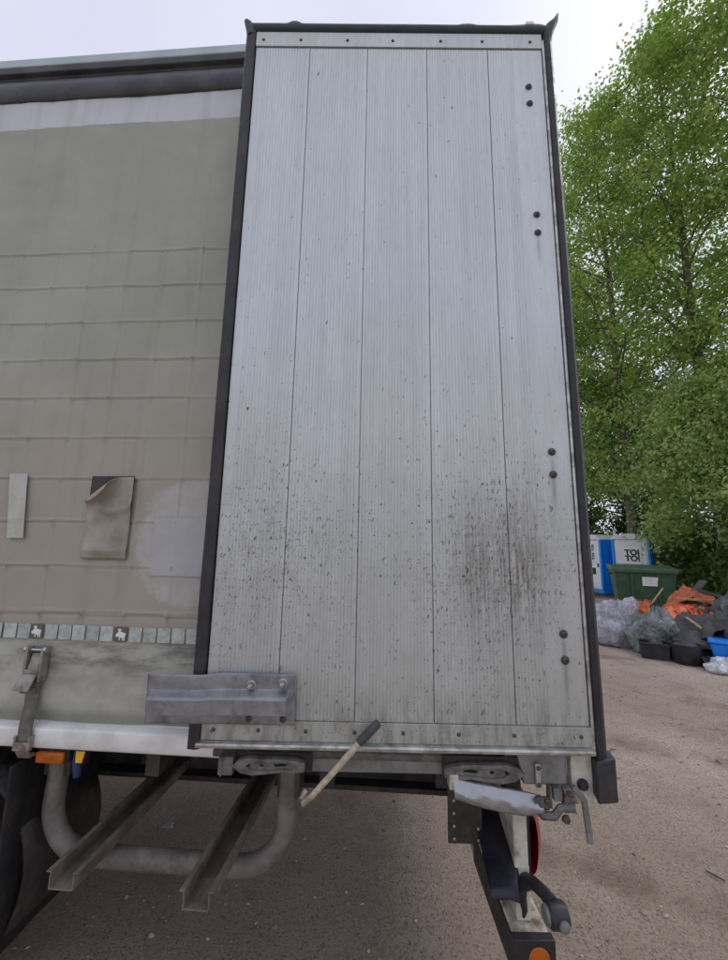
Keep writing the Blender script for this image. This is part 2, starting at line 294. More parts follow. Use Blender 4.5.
M['black_plastic'] = simple('black_plastic', lin(36, 36, 40), 0.4, 0, 0.2, 10, 0.15, 40, lin(70, 66, 62), 0.4)
M['felt'] = simple('charcoal_matting', lin(62, 62, 66), 0.7, 0, 0.2, 6, 0.4, 60, lin(92, 88, 82), 0.4)
M['orange'] = simple('orange_tarpaulin', lin(222, 98, 40), 0.5, 0, 0.22, 7, 0.3, 18, lin(120, 74, 48), .4); M['orange_pale'] = simple('faded_orange_sheet', lin(232, 132, 92), 0.5, 0, 0.15, 7, 0.3, 18)
M['orange_rust'] = simple('dirty_orange_cloth', lin(196, 104, 58), 0.7, 0, 0.3, 9, 0.4, 30, lin(110, 80, 60), 0.5)
M['wood'] = simple('raw_wood', lin(178, 148, 108), 0.7, 0, 0.2, 12, 0.3, 60, lin(130, 104, 76), 0.4)
M['blue_box'] = simple('bright_blue_plastic', lin(24, 136, 232), 0.35, 0, 0.08, 5, 0.1, 30)

# ------------------------------------------------------------------ mesh helpers
class MB:
    def __init__(s): s.v = []; s.f = []
    def add(s, vs, fs):
        o = len(s.v); s.v += [tuple(x) for x in vs]; s.f += [tuple(i + o for i in f) for f in fs]; return s
    def box(s, x0, x1, y0, y1, z0, z1):
        return s.hexa([(x0, y0, z0), (x1, y0, z0), (x1, y1, z0), (x0, y1, z0), (x0, y0, z1), (x1, y0, z1), (x1, y1, z1), (x0, y1, z1)])
    def hexa(s, p): return s.add(p, [(0, 3, 2, 1), (4, 5, 6, 7), (0, 1, 5, 4), (1, 2, 6, 5), (2, 3, 7, 6), (3, 0, 4, 7)])
    def prism(s, poly, ax, a0, a1):
        def mk(u, w, a): return {'x': (a, u, w), 'y': (u, a, w), 'z': (u, w, a)}[ax]
        n = len(poly); vs = [mk(u, w, a0) for u, w in poly] + [mk(u, w, a1) for u, w in poly]
        return s.add(vs, [tuple(range(n)), tuple(range(2 * n - 1, n - 1, -1))] + [(i, (i + 1) % n, n + (i + 1) % n, n + i) for i in range(n)])
    def tube(s, pts, r, n=10, caps=True):
        pts = [Vector(p) for p in pts]; k = len(pts); rs = r if isinstance(r, (list, tuple)) else [r] * k
        ts = [(pts[min(i + 1, k - 1)] - pts[max(i - 1, 0)]).normalized() for i in range(k)]
        a = Vector((0, 0, 1)) if abs(ts[0].z) < 0.9 else Vector((1, 0, 0)); u = ts[0].cross(a).normalized(); vs = []
        for i in range(k):
            u = (u - ts[i] * u.dot(ts[i])).normalized(); w = ts[i].cross(u)
            vs += [pts[i] + (u * math.cos(2 * math.pi * j / n) + w * math.sin(2 * math.pi * j / n)) * rs[i] for j in range(n)]
        fs = [(i * n + j, i * n + (j + 1) % n, (i + 1) * n + (j + 1) % n, (i + 1) * n + j) for i in range(k - 1) for j in range(n)]
        if caps: fs += [tuple(range(n - 1, -1, -1)), tuple((k - 1) * n + j for j in range(n))]
        return s.add(vs, fs)
    def lathe(s, prof, c=(0, 0, 0), ax='y', n=16):
        """prof: (radius, offset along axis)"""
        c = Vector(c); vs = []
        for r, h in prof:
            for j in range(n):
                a = 2 * math.pi * j / n; u, w = r * math.cos(a), r * math.sin(a)
                vs.append(c + Vector({'x': (h, u, w), 'y': (u, h, w), 'z': (u, w, h)}[ax]))
        k = len(prof); fs = [(i * n + j, i * n + (j + 1) % n, (i + 1) * n + (j + 1) % n, (i + 1) * n + j) for i in range(k - 1) for j in range(n)]
        return s.add(vs, fs + [tuple(range(n - 1, -1, -1)), tuple((k - 1) * n + j for j in range(n))])
    def grid(s, fn, nu, nv):
        vs = [fn(i / nu, j / nv) for j in range(nv + 1) for i in range(nu + 1)]
        return s.add(vs, [(j * (nu + 1) + i, j * (nu + 1) + i + 1, (j + 1) * (nu + 1) + i + 1, (j + 1) * (nu + 1) + i) for j in range(nv) for i in range(nu)])
    def mesh(s, name, mat, smooth=True, ang=35):
        me = bpy.data.meshes.new(name); me.from_pydata(s.v, [], s.f); me.materials.append(mat)
        bm = bmesh.new(); bm.from_mesh(me); bmesh.ops.recalc_face_normals(bm, faces=bm.faces); bm.to_mesh(me); bm.free()
        if smooth:
            me.polygons.foreach_set('use_smooth', [True] * len(me.polygons)); me.set_sharp_from_angle(angle=R(ang))
        return me
    def build(s, name, mat, parent=None, bevel=0.0, smooth=True, solid=0.0, inv=None, ang=35, loc=None):
        return link(name, s.mesh(name, mat, smooth, ang), parent, bevel, solid, inv, loc)
def link(name, me, parent=None, bevel=0.0, solid=0.0, inv=None, loc=None):
    o = bpy.data.objects.new(name, me); COL.objects.link(o); o.parent = parent
    if inv is not None: o.matrix_parent_inverse = inv
    if loc is not None: o.location = loc
    if solid: m = o.modifiers.new('thickness', 'SOLIDIFY'); m.thickness = solid; m.offset = -1
    if bevel: m = o.modifiers.new('bevel', 'BEVEL'); m.width = bevel; m.segments = 2; m.limit_method = 'ANGLE'; m.angle_limit = R(40)
    return o
def thing(name, label, cat, loc=(0, 0, 0), rz=0.0, group=None):
    o = bpy.data.objects.new(name, None); COL.objects.link(o); o.location = loc; o.rotation_euler = (0, 0, rz); o.empty_display_size = 0.2
    return tag(o, label, cat, group)
def tag(o, label, cat, group=None, kind=None):
    o['label'] = label
    if cat: o['category'] = cat
    if group: o['group'] = group
    if kind: o['kind'] = kind
    return o
def outline_mesh(name, loops, depth, mat, bevel=0.0):
    """flat outline with holes (x, z plane), extruded along y"""
    cu = bpy.data.curves.new(name, 'CURVE'); cu.dimensions = '2D'; cu.fill_mode = 'BOTH'; cu.extrude = depth / 2; cu.bevel_depth = bevel
    for lp in loops:
        sp = cu.splines.new('POLY'); sp.points.add(len(lp) - 1); sp.use_cyclic_u = True
        for q, (x, z) in zip(sp.points, lp): q.co = (x, z, 0, 1)
    return curve_to_mesh(cu, name, mat)
def curve_to_mesh(cu, name, mat):
    t = bpy.data.objects.new('tmp', cu); COL.objects.link(t)
    dg = bpy.context.evaluated_depsgraph_get(); me = bpy.data.meshes.new_from_object(t.evaluated_get(dg)); me.name = name
    bpy.data.objects.remove(t); bpy.data.curves.remove(cu)
    me.transform(Matrix.Rotation(math.pi / 2, 4, 'X'))
    me.materials.clear(); me.materials.append(mat); return me
def text_mesh(txt, size, mat, depth=0.004, name='lettering'):
    cu = bpy.data.curves.new('txt', 'FONT'); cu.body = txt; cu.size = size; cu.extrude = depth; cu.align_x = 'CENTER'; cu.align_y = 'CENTER'; cu.offset = size * 0.045; cu.space_line = 0.8
    return curve_to_mesh(cu, name, mat)
def arc(cx, cy, r, a0, a1, n=8): return [(cx + r * math.cos(R(a0 + (a1 - a0) * i / n)), cy + r * math.sin(R(a0 + (a1 - a0) * i / n))) for i in range(n + 1)]
def rrect(x0, x1, z0, z1, r, n=4): return arc(x1 - r, z1 - r, r, 0, 90, n) + arc(x0 + r, z1 - r, r, 90, 180, n) + arc(x0 + r, z0 + r, r, 180, 270, n) + arc(x1 - r, z0 + r, r, 270, 360, n)

# ------------------------------------------------------------------ ground
def gh(x, y):
    d = math.hypot(x - 0.5, y + 1.0)
    h = 0.014 * noise.noise((x * 0.55, y * 0.55, 3.1)) + 0.008 * noise.noise((x * 1.9, y * 1.9, 7.7)) + 0.004 * noise.noise((x * 5.5, y * 5.5, 1.7))
    h += 0.010 * math.sin((x * 0.5 - y * 0.8) * 3.0 + 1.5 * noise.noise((x * .3, y * .3, 0))) * max(0, noise.noise((x * 0.35, y * 0.35, 9)))
    return h * min(1.0, 40.0 / (d + 1e-3))
def sheet_axis(c, n=110, far=600.0):
    k = 5.6; s = [math.sinh(k * (2 * i / n - 1)) / math.sinh(k) for i in range(n + 1)]
    return [c + far * q for q in s]
gx, gy = sheet_axis(2.2), sheet_axis(2.5)
g = MB(); g.v = [(x, y, gh(x, y)) for y in gy for x in gx]; nx = len(gx)
g.f = [(j * nx + i, j * nx + i + 1, (j + 1) * nx + i + 1, (j + 1) * nx + i) for j in range(len(gy) - 1) for i in range(nx - 1)]
gr = g.build('ground', M['ground'], ang=180); gr['kind'] = 'structure'; gr['label'] = 'brown dirt and gravel yard under and beside the trailer'
random.seed(4)
st = MB()
for i in range(5200):
    if i < 3900: x = random.uniform(-1.6, 4.2); y = random.uniform(-0.6, 5.0)
    else: x = random.uniform(1.0, 7.5); y = random.uniform(1.5, 8.5)
    r = random.choice([.003, .004, .005, .005, .006, .008, .011]) * random.uniform(.7, 1.3); z = gh(x, y) + r * 0.15
    a = random.random() * 6.28; e = random.uniform(.6, 1.4)
    ps = [(x + r * e * math.cos(a + q * 1.256 + random.uniform(-.3, .3)), y + r * math.sin(a + q * 1.256), z + random.uniform(-.2, .3) * r) for q in range(5)] + [(x + r * .2, y, z + r * .75), (x, y, z - r * .6)]
    st.add(ps, [(q, (q + 1) % 5, 5) for q in range(5)] + [((q + 1) % 5, q, 6) for q in range(5)])
so_ = st.build('gravel', M['stone'], smooth=False); so_['kind'] = 'stuff'; so_['label'] = 'small loose stones strewn over the dirt yard'

# ------------------------------------------------------------------ trailer
TA = 0.0628; TO = Vector((0, 0.13, 0))
TR = thing('curtainsider_trailer', 'grey curtain-sided truck trailer with its ribbed aluminium rear door swung open', 'trailer', TO, -TA)
TMI = (Matrix.Translation(TO) @ Matrix.Rotation(-TA, 4, 'Z')).inverted()      # for parts laid out in yard axes
L0, L1 = -9.0, 1.13            # trailer length in its own axes, nose side and tail
# body shell
b = MB(); b.box(L0, L1, 0.06, 2.44, 0.955, 1.045); b.build('floor', M['chassis'], TR)
b = MB(); b.box(L0, L1 - .05, 0.09, 2.40, 1.047, 1.075); b.build('deck_boards', M['interior'], TR)
b = MB(); b.prism([(0.03, 3.81), (-0.024, 3.812), (-0.026, 3.852), (0.03, 3.872), (1.25, 3.90), (2.47, 3.865), (2.5, 3.85), (2.5, 3.812), (2.47, 3.80)], 'x', L0, L1); b.build('roof', M['roof'], TR, 0.004)
b = MB(); b.prism([(0.03, 3.637), (-0.006, 3.642), (-0.022, 3.665), (-0.026, 3.70), (-0.018, 3.735), (-0.002, 3.757), (-0.002, 3.772), (-0.022, 3.778), (-0.026, 3.800), (0.0, 3.808), (0.06, 3.808), (0.06, 3.637)], 'x', L0, L1)
b.build('top_rail', M['top_rail'], TR, 0.003, ang=50)
for q, l in enumerate((-0.72, -2.6)):
    b = MB(); b.box(l, l + .035, -0.004, 0.03, 3.85, 3.862); b.build('roof_clip', M['galv'], TR, .003)
b = MB(); b.prism([(0.08, 1.052), (-0.012, 1.052), (-0.022, 1.047), (-0.024, 1.012), (-0.016, 0.988), (0.006, 0.976), (0.05, 0.974), (0.08, 0.974)], 'x', L0, L1 - 0.02)
b.build('side_rail', M['white_rail'], TR, 0.004, ang=50)
b = MB(); b.box(L0, L1, 2.44, 2.47, 1.0, 3.80); b.build('far_curtain', M['patch_pale'], TR)
b = MB(); b.box(L0 - .03, L0, 0.0, 2.5, 0.95, 3.86); b.build('bulkhead', M['white_rail'], TR)
for nn in (0.02, 2.40):
    b = MB(); b.box(L1, L1 + .05, nn, nn + .09, 0.95, 3.83); b.build('corner_post', M['cream'], TR, .004)
b = MB(); b.box(L1, L1 + .05, 0.113, 2.397, 3.68, 3.83); b.build('lintel', M['cream'], TR, .004)
b = MB(); b.box(L1 - .02, L1 + .045, 0.113, 2.397, 0.86, 1.05); b.build('rear_sill', M['galv'], TR, .004)
b = MB(); b.box(L1 + .052, L1 + .085, 1.28, 2.46, 1.06, 3.72); b.build('closed_door', M['frame_edge'], TR, .004)
for nn in (0.62, 1.78):
    b = MB(); b.box(L0, L1 - .05, nn, nn + .012, .62, .95); b.box(L0, L1 - .05, nn - .06, nn + .072, .60, .62); b.box(L0, L1 - .05, nn - .06, nn + .072, .935, .953); b.build('chassis_beam', M['chassis'], TR)
for k in range(10):
    l = 0.95 - k * 0.62
    b = MB(); b.box(l, l + .05, 0.10, 2.40, .86, .952); b.build('cross_member', M['chassis'], TR)
# curtain: sheet with pressed webbing ridges as relief
HZ = [2.856 - 0.1592 * k for k in range(10)] + [1.416, 3.03, 3.22]
VL = [-1.46 + 0.1565 * k for k in range(19)]
def ridge(d, w): return math.exp(-(d / w) ** 2)
def curtain_y(l, z):
    y = 0.0; f = 1.0 if z < 2.95 else 0.35
    for k, h in enumerate(HZ):
        if abs(z - h) < .045:
            cf = (l + 1.46) / 0.1565; cell = math.floor(cf); fr = cf - cell
            r1 = noise.cell(Vector((cell * 1.7 + .3, k * 2.3 + .3, 0.5))); r2 = noise.cell(Vector((cell * 1.3 + .7, k * 1.9 + .1, 5.5)))
            a = 0.22 + 0.6 * abs(r1); hh = h + 0.0022 * r2 + .0015 * noise.noise((l * 7, h, 0))
            y -= f * (0.0012 + 0.0044 * a) * ridge(z - hh, 0.0034) - f * .0030 * a * ridge(z - hh + 0.0075, .0045)
            if fr < .09 or fr > .91: y -= f * 0.0085 * (0.5 + .5 * abs(r1)) * ridge(z - h + .006, .011) * ridge((fr if fr < .5 else 1 - fr) * .1565, .0040)
    for k, q in enumerate(VL):
        qq = q + .002 * noise.noise((q * 5, z * 4, 1.0))
        if abs(l - qq) < .03:
            a = 0.40 + 1.0 * max(0, noise.noise((q * 9.1, z * 2.6, 4.2))); a *= (0.3 if z < 1.35 or z > 2.9 else 1)
            y -= 0.0042 * a * ridge(l - qq, .0036) - .0030 * a * ridge(l - qq - .0075, .0045)
    y += 0.006 * noise.noise((l * 2.1, z * 2.3, 8.0)) + 0.004 * noise.noise((l * 6, z * 6, 2.0)) * (1 if z > 1.3 else 1.4) + 0.0014 * noise.noise((l * 17, z * 15, 3.0))
    if z < 1.13: y += 0.02 * ((1.13 - z) / .07) ** 1.5 + .0
    if z < 1.33: y += 0.006 * noise.noise((l * 5, z * 14, 6.0)) + .004 * noise.noise((l * 11 + z * 9, z * 6, 2.0))
    return y
zs = []; z = 1.056
while z < 3.66: zs.append(z); z += 0.0046 if z < 2.95 else 0.02
ls = []; l = -1.62
while l < 1.10: ls.append(l); l += 0.0062 if l < 0.1 else 0.04
ls = [L0] + [L0 + 7.2 * k / 24 for k in range(1, 25)] + ls + [L1]
b = MB(); nl = len(ls)
b.v = [(l, curtain_y(l, z), z) for z in zs for l in ls]
b.f = [(j * nl + i, j * nl + i + 1, (j + 1) * nl + i + 1, (j + 1) * nl + i) for j in range(len(zs) - 1) for i in range(nl - 1)]
CU = b.build('side_curtain', M['curtain'], TR, ang=180)
# reflective squares with two elk emblems
sq = outline_mesh('reflective_square', [rrect(0, 0.0455, 0, 0.0495, .005, 3)], 0.0016, M['reflect'])
sqd = outline_mesh('emblem_square', [rrect(0, 0.0455, 0, 0.0495, .005, 3)], 0.0016, M['reflect_dark'])
elk = [(4, 22), (6, 17), (10, 15), (14, 17), (17, 16), (17, 5), (20, 5), (21, 14), (27, 13), (28, 5), (31, 5), (31, 14), (33, 16), (34, 5), (37, 5), (37, 18), (39, 25), (37, 29), (30, 29), (24, 32), (20, 32), (21, 36), (24, 40), (21, 40), (19, 37), (19, 42), (16, 42), (16, 37), (13, 41), (10, 40), (13, 35), (14, 31), (10, 28)]
elkm = outline_mesh('elk_emblem', [[(x * .00105 + .0005, z * .00105) for x, z in elk]], 0.001, M['white_print'])
for k in range(-4, 16):
    l = -0.801 + 0.0517 * k; d = k in (2, 8)
    o = link('emblem_square' if d else 'reflective_square', sqd if d else sq, CU, loc=(l, curtain_y(l + .02, 1.35) - .0045, 1.3275)); o.rotation_euler = (0, random.uniform(-.02, .02), 0)
    if d:
        o['label'] = 'dark square with a white elk in the tape row'
        e = link('elk_emblem', elkm, CU, loc=(l, curtain_y(l + .02, 1.35) - .0062, 1.3275)); e.rotation_euler = o.rotation_euler
# repairs
b = MB(); b.grid(lambda u, v: (-0.286 + u * 0.30, -0.0075 + 0.0008 * noise.noise((u * 5, v * 5, 2)), 1.552 + v * 0.206), 10, 8); o = b.build('repair_patch', M['patch_pale'], CU, solid=.001, smooth=False); o['label'] = 'square pale grey repair patch'
b = MB(); b.grid(lambda u, v: (-0.843 + (u * (0.064 + .008 * v)) - v * 0.031, -0.008 + .002 * noise.noise((u * 2, v * 6, 5)), 1.675 + v * 0.24), 3, 10); o = b.build('tape_strip', M['tape'], CU, solid=.001, smooth=False); o['label'] = 'upright strip of pale tape'
b = MB(); b.grid(lambda u, v: (-0.5445 + u * .1655, -0.0072, 1.612 + v * .296), 2, 2); b.build('glue_residue', M['patch_glue'], CU, solid=.001)
def flap(u, v):
    x = -0.545 + u * .169; z = 1.606 + v * .297; y = -0.0095 + .003 * noise.noise((u * 3, v * 4, 1))
    # wavy lower edge blister, curled top-left corner rolling forward and down
    y -= 0.010 * math.exp(-((v - .10) / .05) ** 2) * (0.4 + .6 * math.sin(u * 3.1)) + 0.009 * math.exp(-((u - .97) / .08) ** 2) * max(0, v - .35)
    y -= 0.012 * math.exp(-((v - .58 - .12 * (u - .6) ** 2 * 4) / .06) ** 2) * max(0, math.sin((u - .2) * 3.6))
    s = (v * 0.297 * 0.9 + (1 - u) * .169 * 0.75) - 0.284
    if s > 0:
        rad = .024; a = min(s / rad, 2.9); y -= rad * (1 - math.cos(a)) * 1.1 + .002
        dz = (s - rad * math.sin(a)); z -= dz * .80; x += dz * .62
    elif v > .6: y -= 0.006 * (v - .6) * (1 - u)
    return (x, y, z)
b = MB(); b.grid(flap, 22, 34); o = b.build('peeling_patch', M['patch_flap'], CU, solid=.0016, ang=180); o['label'] = 'beige patch with its upper left corner curling off'
# strap with over-centre buckle
SB = MB(); SB.box(-.681, -.672, -.034, -.004, 1.195, 1.305); SB.box(-.625, -.616, -.034, -.004, 1.195, 1.305); BK = SB.build('strap_buckle', M['buckle'], TR, .002)
b = MB(); b.lathe([(.005, 0), (.011, .001), (.011, .012), (.005, .013)], (-.688, -.024, 1.297), 'x', 12); b.lathe([(.005, 0), (.011, .001), (.011, .012), (.005, .013)], (-.620, -.024, 1.297), 'x', 12); b.tube([(-.68, -.022, 1.296), (-.617, -.022, 1.296)], .005, 8); b.build('pivot_pin', M['bolt'], BK)
b = MB(); b.hexa([(-.669, -.030, 1.232), (-.628, -.030, 1.232), (-.628, -.022, 1.232), (-.669, -.022, 1.232), (-.665, -.020, 1.285), (-.632, -.020, 1.285), (-.632, -.012, 1.285), (-.665, -.012, 1.285)]); b.box(-.674, -.623, -.038, -.026, 1.222, 1.234); b.build('buckle_plate', M['buckle'], BK, .002)
b = MB(); b.hexa([(-.69, -.058, 1.175), (-.632, -.058, 1.172), (-.632, -.050, 1.172), (-.69, -.050, 1.175), (-.676, -.034, 1.222), (-.626, -.034, 1.222), (-.626, -.026, 1.222), (-.676, -.026, 1.222)]); b.build('release_lever', M['buckle'], BK, .002)
def strapf(u, v):
    z = 1.30 - v * .29; y = -.006 - (0.014 if z < 1.19 else 0.004) + .0015 * math.sin(v * 9); y -= 0.014 * max(0, min(1, (1.12 - z) / .06))
    return (-.672 + u * .047 + v * .012, y, z)
b = MB(); b.grid(strapf, 3, 26); b.build('strap', M['strap'], BK, solid=.003)
b = MB(); b.box(-.668, -.610, -.043, -.028, .986, 1.012); b.box(-.668, -.66, -.043, -.022, 1.012, 1.03); b.box(-.618, -.61, -.043, -.022, 1.012, 1.03); b.prism([(-.04, .986), (-.03, .986), (-.02, .966), (.01, .962), (.01, .955), (-.025, .958)], 'x', -.66, -.618); b.build('hook', M['buckle'], BK, .002)
b = MB(); b.hexa([(-.68, -.034, 1.158), (-.624, -.034, 1.158), (-.624, -.012, 1.158), (-.68, -.012, 1.158), (-.674, -.036, 1.176), (-.62, -.036, 1.176), (-.62, -.012, 1.176), (-.674, -.012, 1.176)]); b.build('strap_keeper', M['strap'], BK, .002)
# side marker lamp and hanging tags
b = MB(); b.box(-.622, -.512, .012, .04, .928, .973); LM = b.build('side_marker_lamp', M['chassis'], TR, .004)
b = MB(); b.box(-.616, -.518, -.006, .011, .934, .969); b.build('lens', M['amber'], LM, .006)
b = MB(); b.tube([(-.492, .03, .975), (-.49, .026, .93), (-.486, .03, .885)], [.012, .014, .012], 10); b.build('blue_hose', M['blue_hose'], TR)
b = MB(); b.hexa([(-.473, -.004, .942), (-.452, -.004, .942), (-.452, .0, .942), (-.473, .0, .942), (-.479, .0, .975), (-.447, .0, .975), (-.447, .004, .975), (-.479, .004, .975)]); b.build('yellow_tag', M['yellow'], TR, .001)
# bent tube hoop and the two cross channels resting on it
pts = [(-.652, .16, .95), (-.652, .155, .80)] + [(-.652 + .16 - .16 * math.cos(R(a)), .15, .732 - .16 * math.sin(R(a))) for a in range(0, 91, 10)] + [(-.2, .15, .572), (.03, .15, .572)] + [(.05 + .16 * math.sin(R(a)), .15, .732 - .16 * math.cos(R(a))) for a in range(0, 91, 10)] + [(.212, .152, .84), (.213, .155, .95)]
b = MB(); b.tube(pts, .034, 16); b.build('guard_hoop', M['hoop'], TR)
b = MB(); b.box(.175, .255, .13, .21, .80, .955); b.build('hanger', M['chassis'], TR, .004); b = MB(); b.box(-.70, -.60, .14, .24, .82, .955); b.build('hanger', M['chassis'], TR, .004)
def channel(l, n0, n1, tilt):
    w = .040; h = .05; t = .004
    prof = [(-w - .012, h), (-w - .012, h - t), (-w, h - t), (-w, 0), (w, 0), (w, h - t), (w + .012, h - t), (w + .012, h), (w - t, h), (w - t, t), (-w + t, t), (-w + t, h)]
    b = MB(); n = len(prof); b.add([(l + x, n0, .617 + z) for x, z in prof] + [(l + x + tilt, n1, .617 + z) for x, z in prof], [tuple(range(n)), tuple(range(2 * n - 1, n - 1, -1))] + [(i, (i + 1) % n, n + (i + 1) % n, n + i) for i in range(n)])
    return b.build('cross_channel', M['rail_dusty'], TR, .0015, smooth=False)
channel(-.432, -.055, 1.9, .03); channel(.008, -.085, 1.9, .03)
# wheel and mudguard at the left edge
b = MB(); b.lathe([(.29, 0.005), (.33, -.02), (.44, -.035), (.475, -.025), (.498, .0), (.505, .04), (.505, .30), (.495, .34), (.46, .36), (.30, .35)], (-1.30, .125, .505), 'y', 56); WH = bpy.data.objects.new('wheel', None); COL.objects.link(WH); WH.parent = TR
b.build('tyre', M['tyre'], WH)
b = MB(); b.lathe([(.29, 0.0), (.28, .02), (.275, .09), (.17, .13), (.15, .07), (.05, .06), (.0, .06)], (-1.245, .12, .505), 'y', 40); b.build('rim', M['steel_dusty'], WH)
for k in range(10):
    a = k * .628; b = MB(); b.lathe([(.014, 0), (.014, -.02), (.009, -.03), (.0, -.03)], (-1.245 + .2 * math.cos(a), .245, .505 + .2 * math.sin(a)), 'y', 6); b.build('wheel_nut', M['bolt_dark'], WH)
b = MB(); b.grid(lambda u, v: (-1.245 + .565 * math.cos(R(-32 + 244 * u)), .10 + .36 * v, .515 + .45 * math.sin(R(-32 + 244 * u)) * (.95)), 36, 3); b.build('mudguard', M['chassis'], TR, solid=.012)
b = MB(); b.grid(lambda u, v: (-.742 + .012 * math.sin(v * 2.2) + .006 * noise.noise((u * 3, v * 3, 0)), .03 + .44 * u, .30 + .60 * v), 8, 12); b.build('mud_flap', M['tyre'], TR, solid=.01)
b = MB(); b.tube([(-.72, .30, .93), (-.3, .34, .90), (.1, .30, .925), (.6, .33, .90), (1.0, .30, .93)], .011, 8); b.build('air_hose', M['rubber2'], TR)
b = MB(); b.tube([(-.6, .42, .94), (-.2, .46, .87), (.25, .44, .90), (.7, .48, .88)], .008, 8); b.build('brake_cable', M['blue_hose'], TR)
b = MB(); b.box(-.58, -.42, .55, .60, .66, .95); b.build('hanger', M['chassis'], TR, .006)
b = MB(); b.lathe([(.05, 0), (.09, .02), (.095, .10), (.085, .12), (.085, .20), (.05, .23)], (-.35, .75, .70), 'x', 20); b.build('brake_chamber', M['chassis'], TR)
b = MB(); b.box(-1.5, -1.0, .5, 2.0, .44, .57); b.build('axle', M['chassis'], TR, .02)
# ------------------------------------------------------------------ swung-open rear door (laid out in yard axes)
def in_yard(mb, name, mat, **k): return mb.build(name, mat, TR, inv=TMI, **k)
b = MB(); b.box(-.002, 1.166, .008, .032, 1.080, 3.738); RD = in_yard(b, 'rear_door', M['strip'], bevel=.002)
RD['label'] = 'swung-open rear door of five ribbed aluminium planks'
XS = [0.0, 0.2205, 0.4543, 0.6935, 0.9393, 1.158]
for k in range(5):
    x0, x1 = XS[k] + .0014, XS[k + 1] - .0014; g0, g1 = x0 + .008, x1 - .008
    if k == 4: g1 = 1.045
    if k == 0: g0 = 0.035
    top = [(x0, .001), (x0 + .001, 0.0)]; ng = int((g1 - g0) / .0104); st_ = (g1 - g0) / ng
    for i in range(ng):
        a = g0 + i * st_; top += [(a, 0), (a + .0015, .0013), (a + .0028, .0013), (a + .0043, 0)]
    top += [(x1 - .001, 0), (x1, .001)]
    b = MB(); n = len(top); b.v = [(x, y, 1.149) for x, y in top] + [(x, y, 3.6575) for x, y in top] + [(x0, .0075, 1.149), (x1, .0075, 1.149), (x0, .0075, 3.6575), (x1, .0075, 3.6575)]
    b.f = [(i, i + 1, n + i + 1, n + i) for i in range(n - 1)] + [(0, n, 2 * n + 2, 2 * n), (n - 1, 2 * n - 1, 2 * n + 3, 2 * n + 1)]
    b.build('plank', M['plank'], RD, smooth=False)
b = MB(); b.box(-.001, 1.16, -.0035, .0078, 3.664, 3.7345); b.build('top_strip', M['strip'], RD, .0015)
b = MB(); b.prism([(-.0045, 1.147), (.0078, 1.147), (.0078, 1.092), (-.0045, 1.092)], 'x', -.002, 1.16); b.build('bottom_strip', M['strip'], RD, .0015)
b = MB(); b.prism([(-.0048, 1.0915), (-.018, 1.089), (-.021, 1.084), (-.019, 1.076), (.03, 1.072), (.033, 1.079), (.007, 1.0915)], 'x', -.012, 1.160); b.build('drip_ledge', M['frame_edge'], RD, .001)
b = MB(); b.prism([(1.1595, -.004), (1.1645, -.008), (1.169, -.004), (1.169, .031), (1.1595, .031)], 'z', 1.075, 3.70); b.build('edge_trim', M['frame_edge'], RD)
def seal(prof, z0, z1, n=24):
    b = MB(); k = len(prof); rows = []
    for i in range(n + 1):
        z = z0 + (z1 - z0) * i / n; w = .0025 * noise.noise((z * 3, prof[0][0], 0)); rows += [(x + w, y + .5 * w, z) for x, y in prof]
    b.v = rows; b.f = [(i * k + j, i * k + (j + 1) % k, (i + 1) * k + (j + 1) % k, (i + 1) * k + j) for i in range(n) for j in range(k)] + [tuple(range(k)), tuple(n * k + j for j in range(k))]
    return b
seal([(-.0025, -.001), (-.006, -.009), (-.018, -.013), (-.030, -.009), (-.034, -.011), (-.040, -.006), (-.043, .006), (-.041, .03), (-.0025, .03)], 1.068, 3.735).build('left_seal', M['rubber'], RD, ang=50)
seal([(1.1695, -.004), (1.175, -.012), (1.187, -.016), (1.198, -.008), (1.203, .008), (1.201, .03), (1.1695, .03)], 1.06, 3.70).build('right_seal', M['rubber'], RD, ang=50)
def topseal(u, v):
    x = -.03 + u * 1.215; bump = .012 * math.exp(-((x - .155) / .022) ** 4) + .006 * math.exp(-((x - .86) / .03) ** 4) + .008 * math.exp(-((x - 1.13) / .04) ** 4)
    a = v * 2 * math.pi; r = .021 + .0015 * noise.noise((x * 4, 1, 0))
    return (x, .006 + .020 * math.cos(a), 3.757 + r * math.sin(a) + (bump if math.sin(a) > 0.2 else 0))
MB().grid(topseal, 120, 12).build('top_seal', M['green_seal'], RD, ang=60)
b = MB(); b.tube([(-.022, .004, 3.715), (-.026, .002, 3.745), (-.036, 0, 3.772), (-.048, -.002, 3.79)], [.02, .02, .017, .009], 10); b.build('seal_corner', M['green_seal'], RD)
b = MB(); b.tube([(1.183, .004, 3.69), (1.187, .002, 3.735), (1.200, 0, 3.775), (1.222, -.003, 3.805), (1.234, -.004, 3.838)], [.019, .021, .02, .012, .004], 10); b.build('seal_corner', M['rubber'], RD)
b = MB(); b.box(1.098, 1.132, -.012, .006, 3.772, 3.79); b.build('white_clip', M['white_rail'], RD, .003)
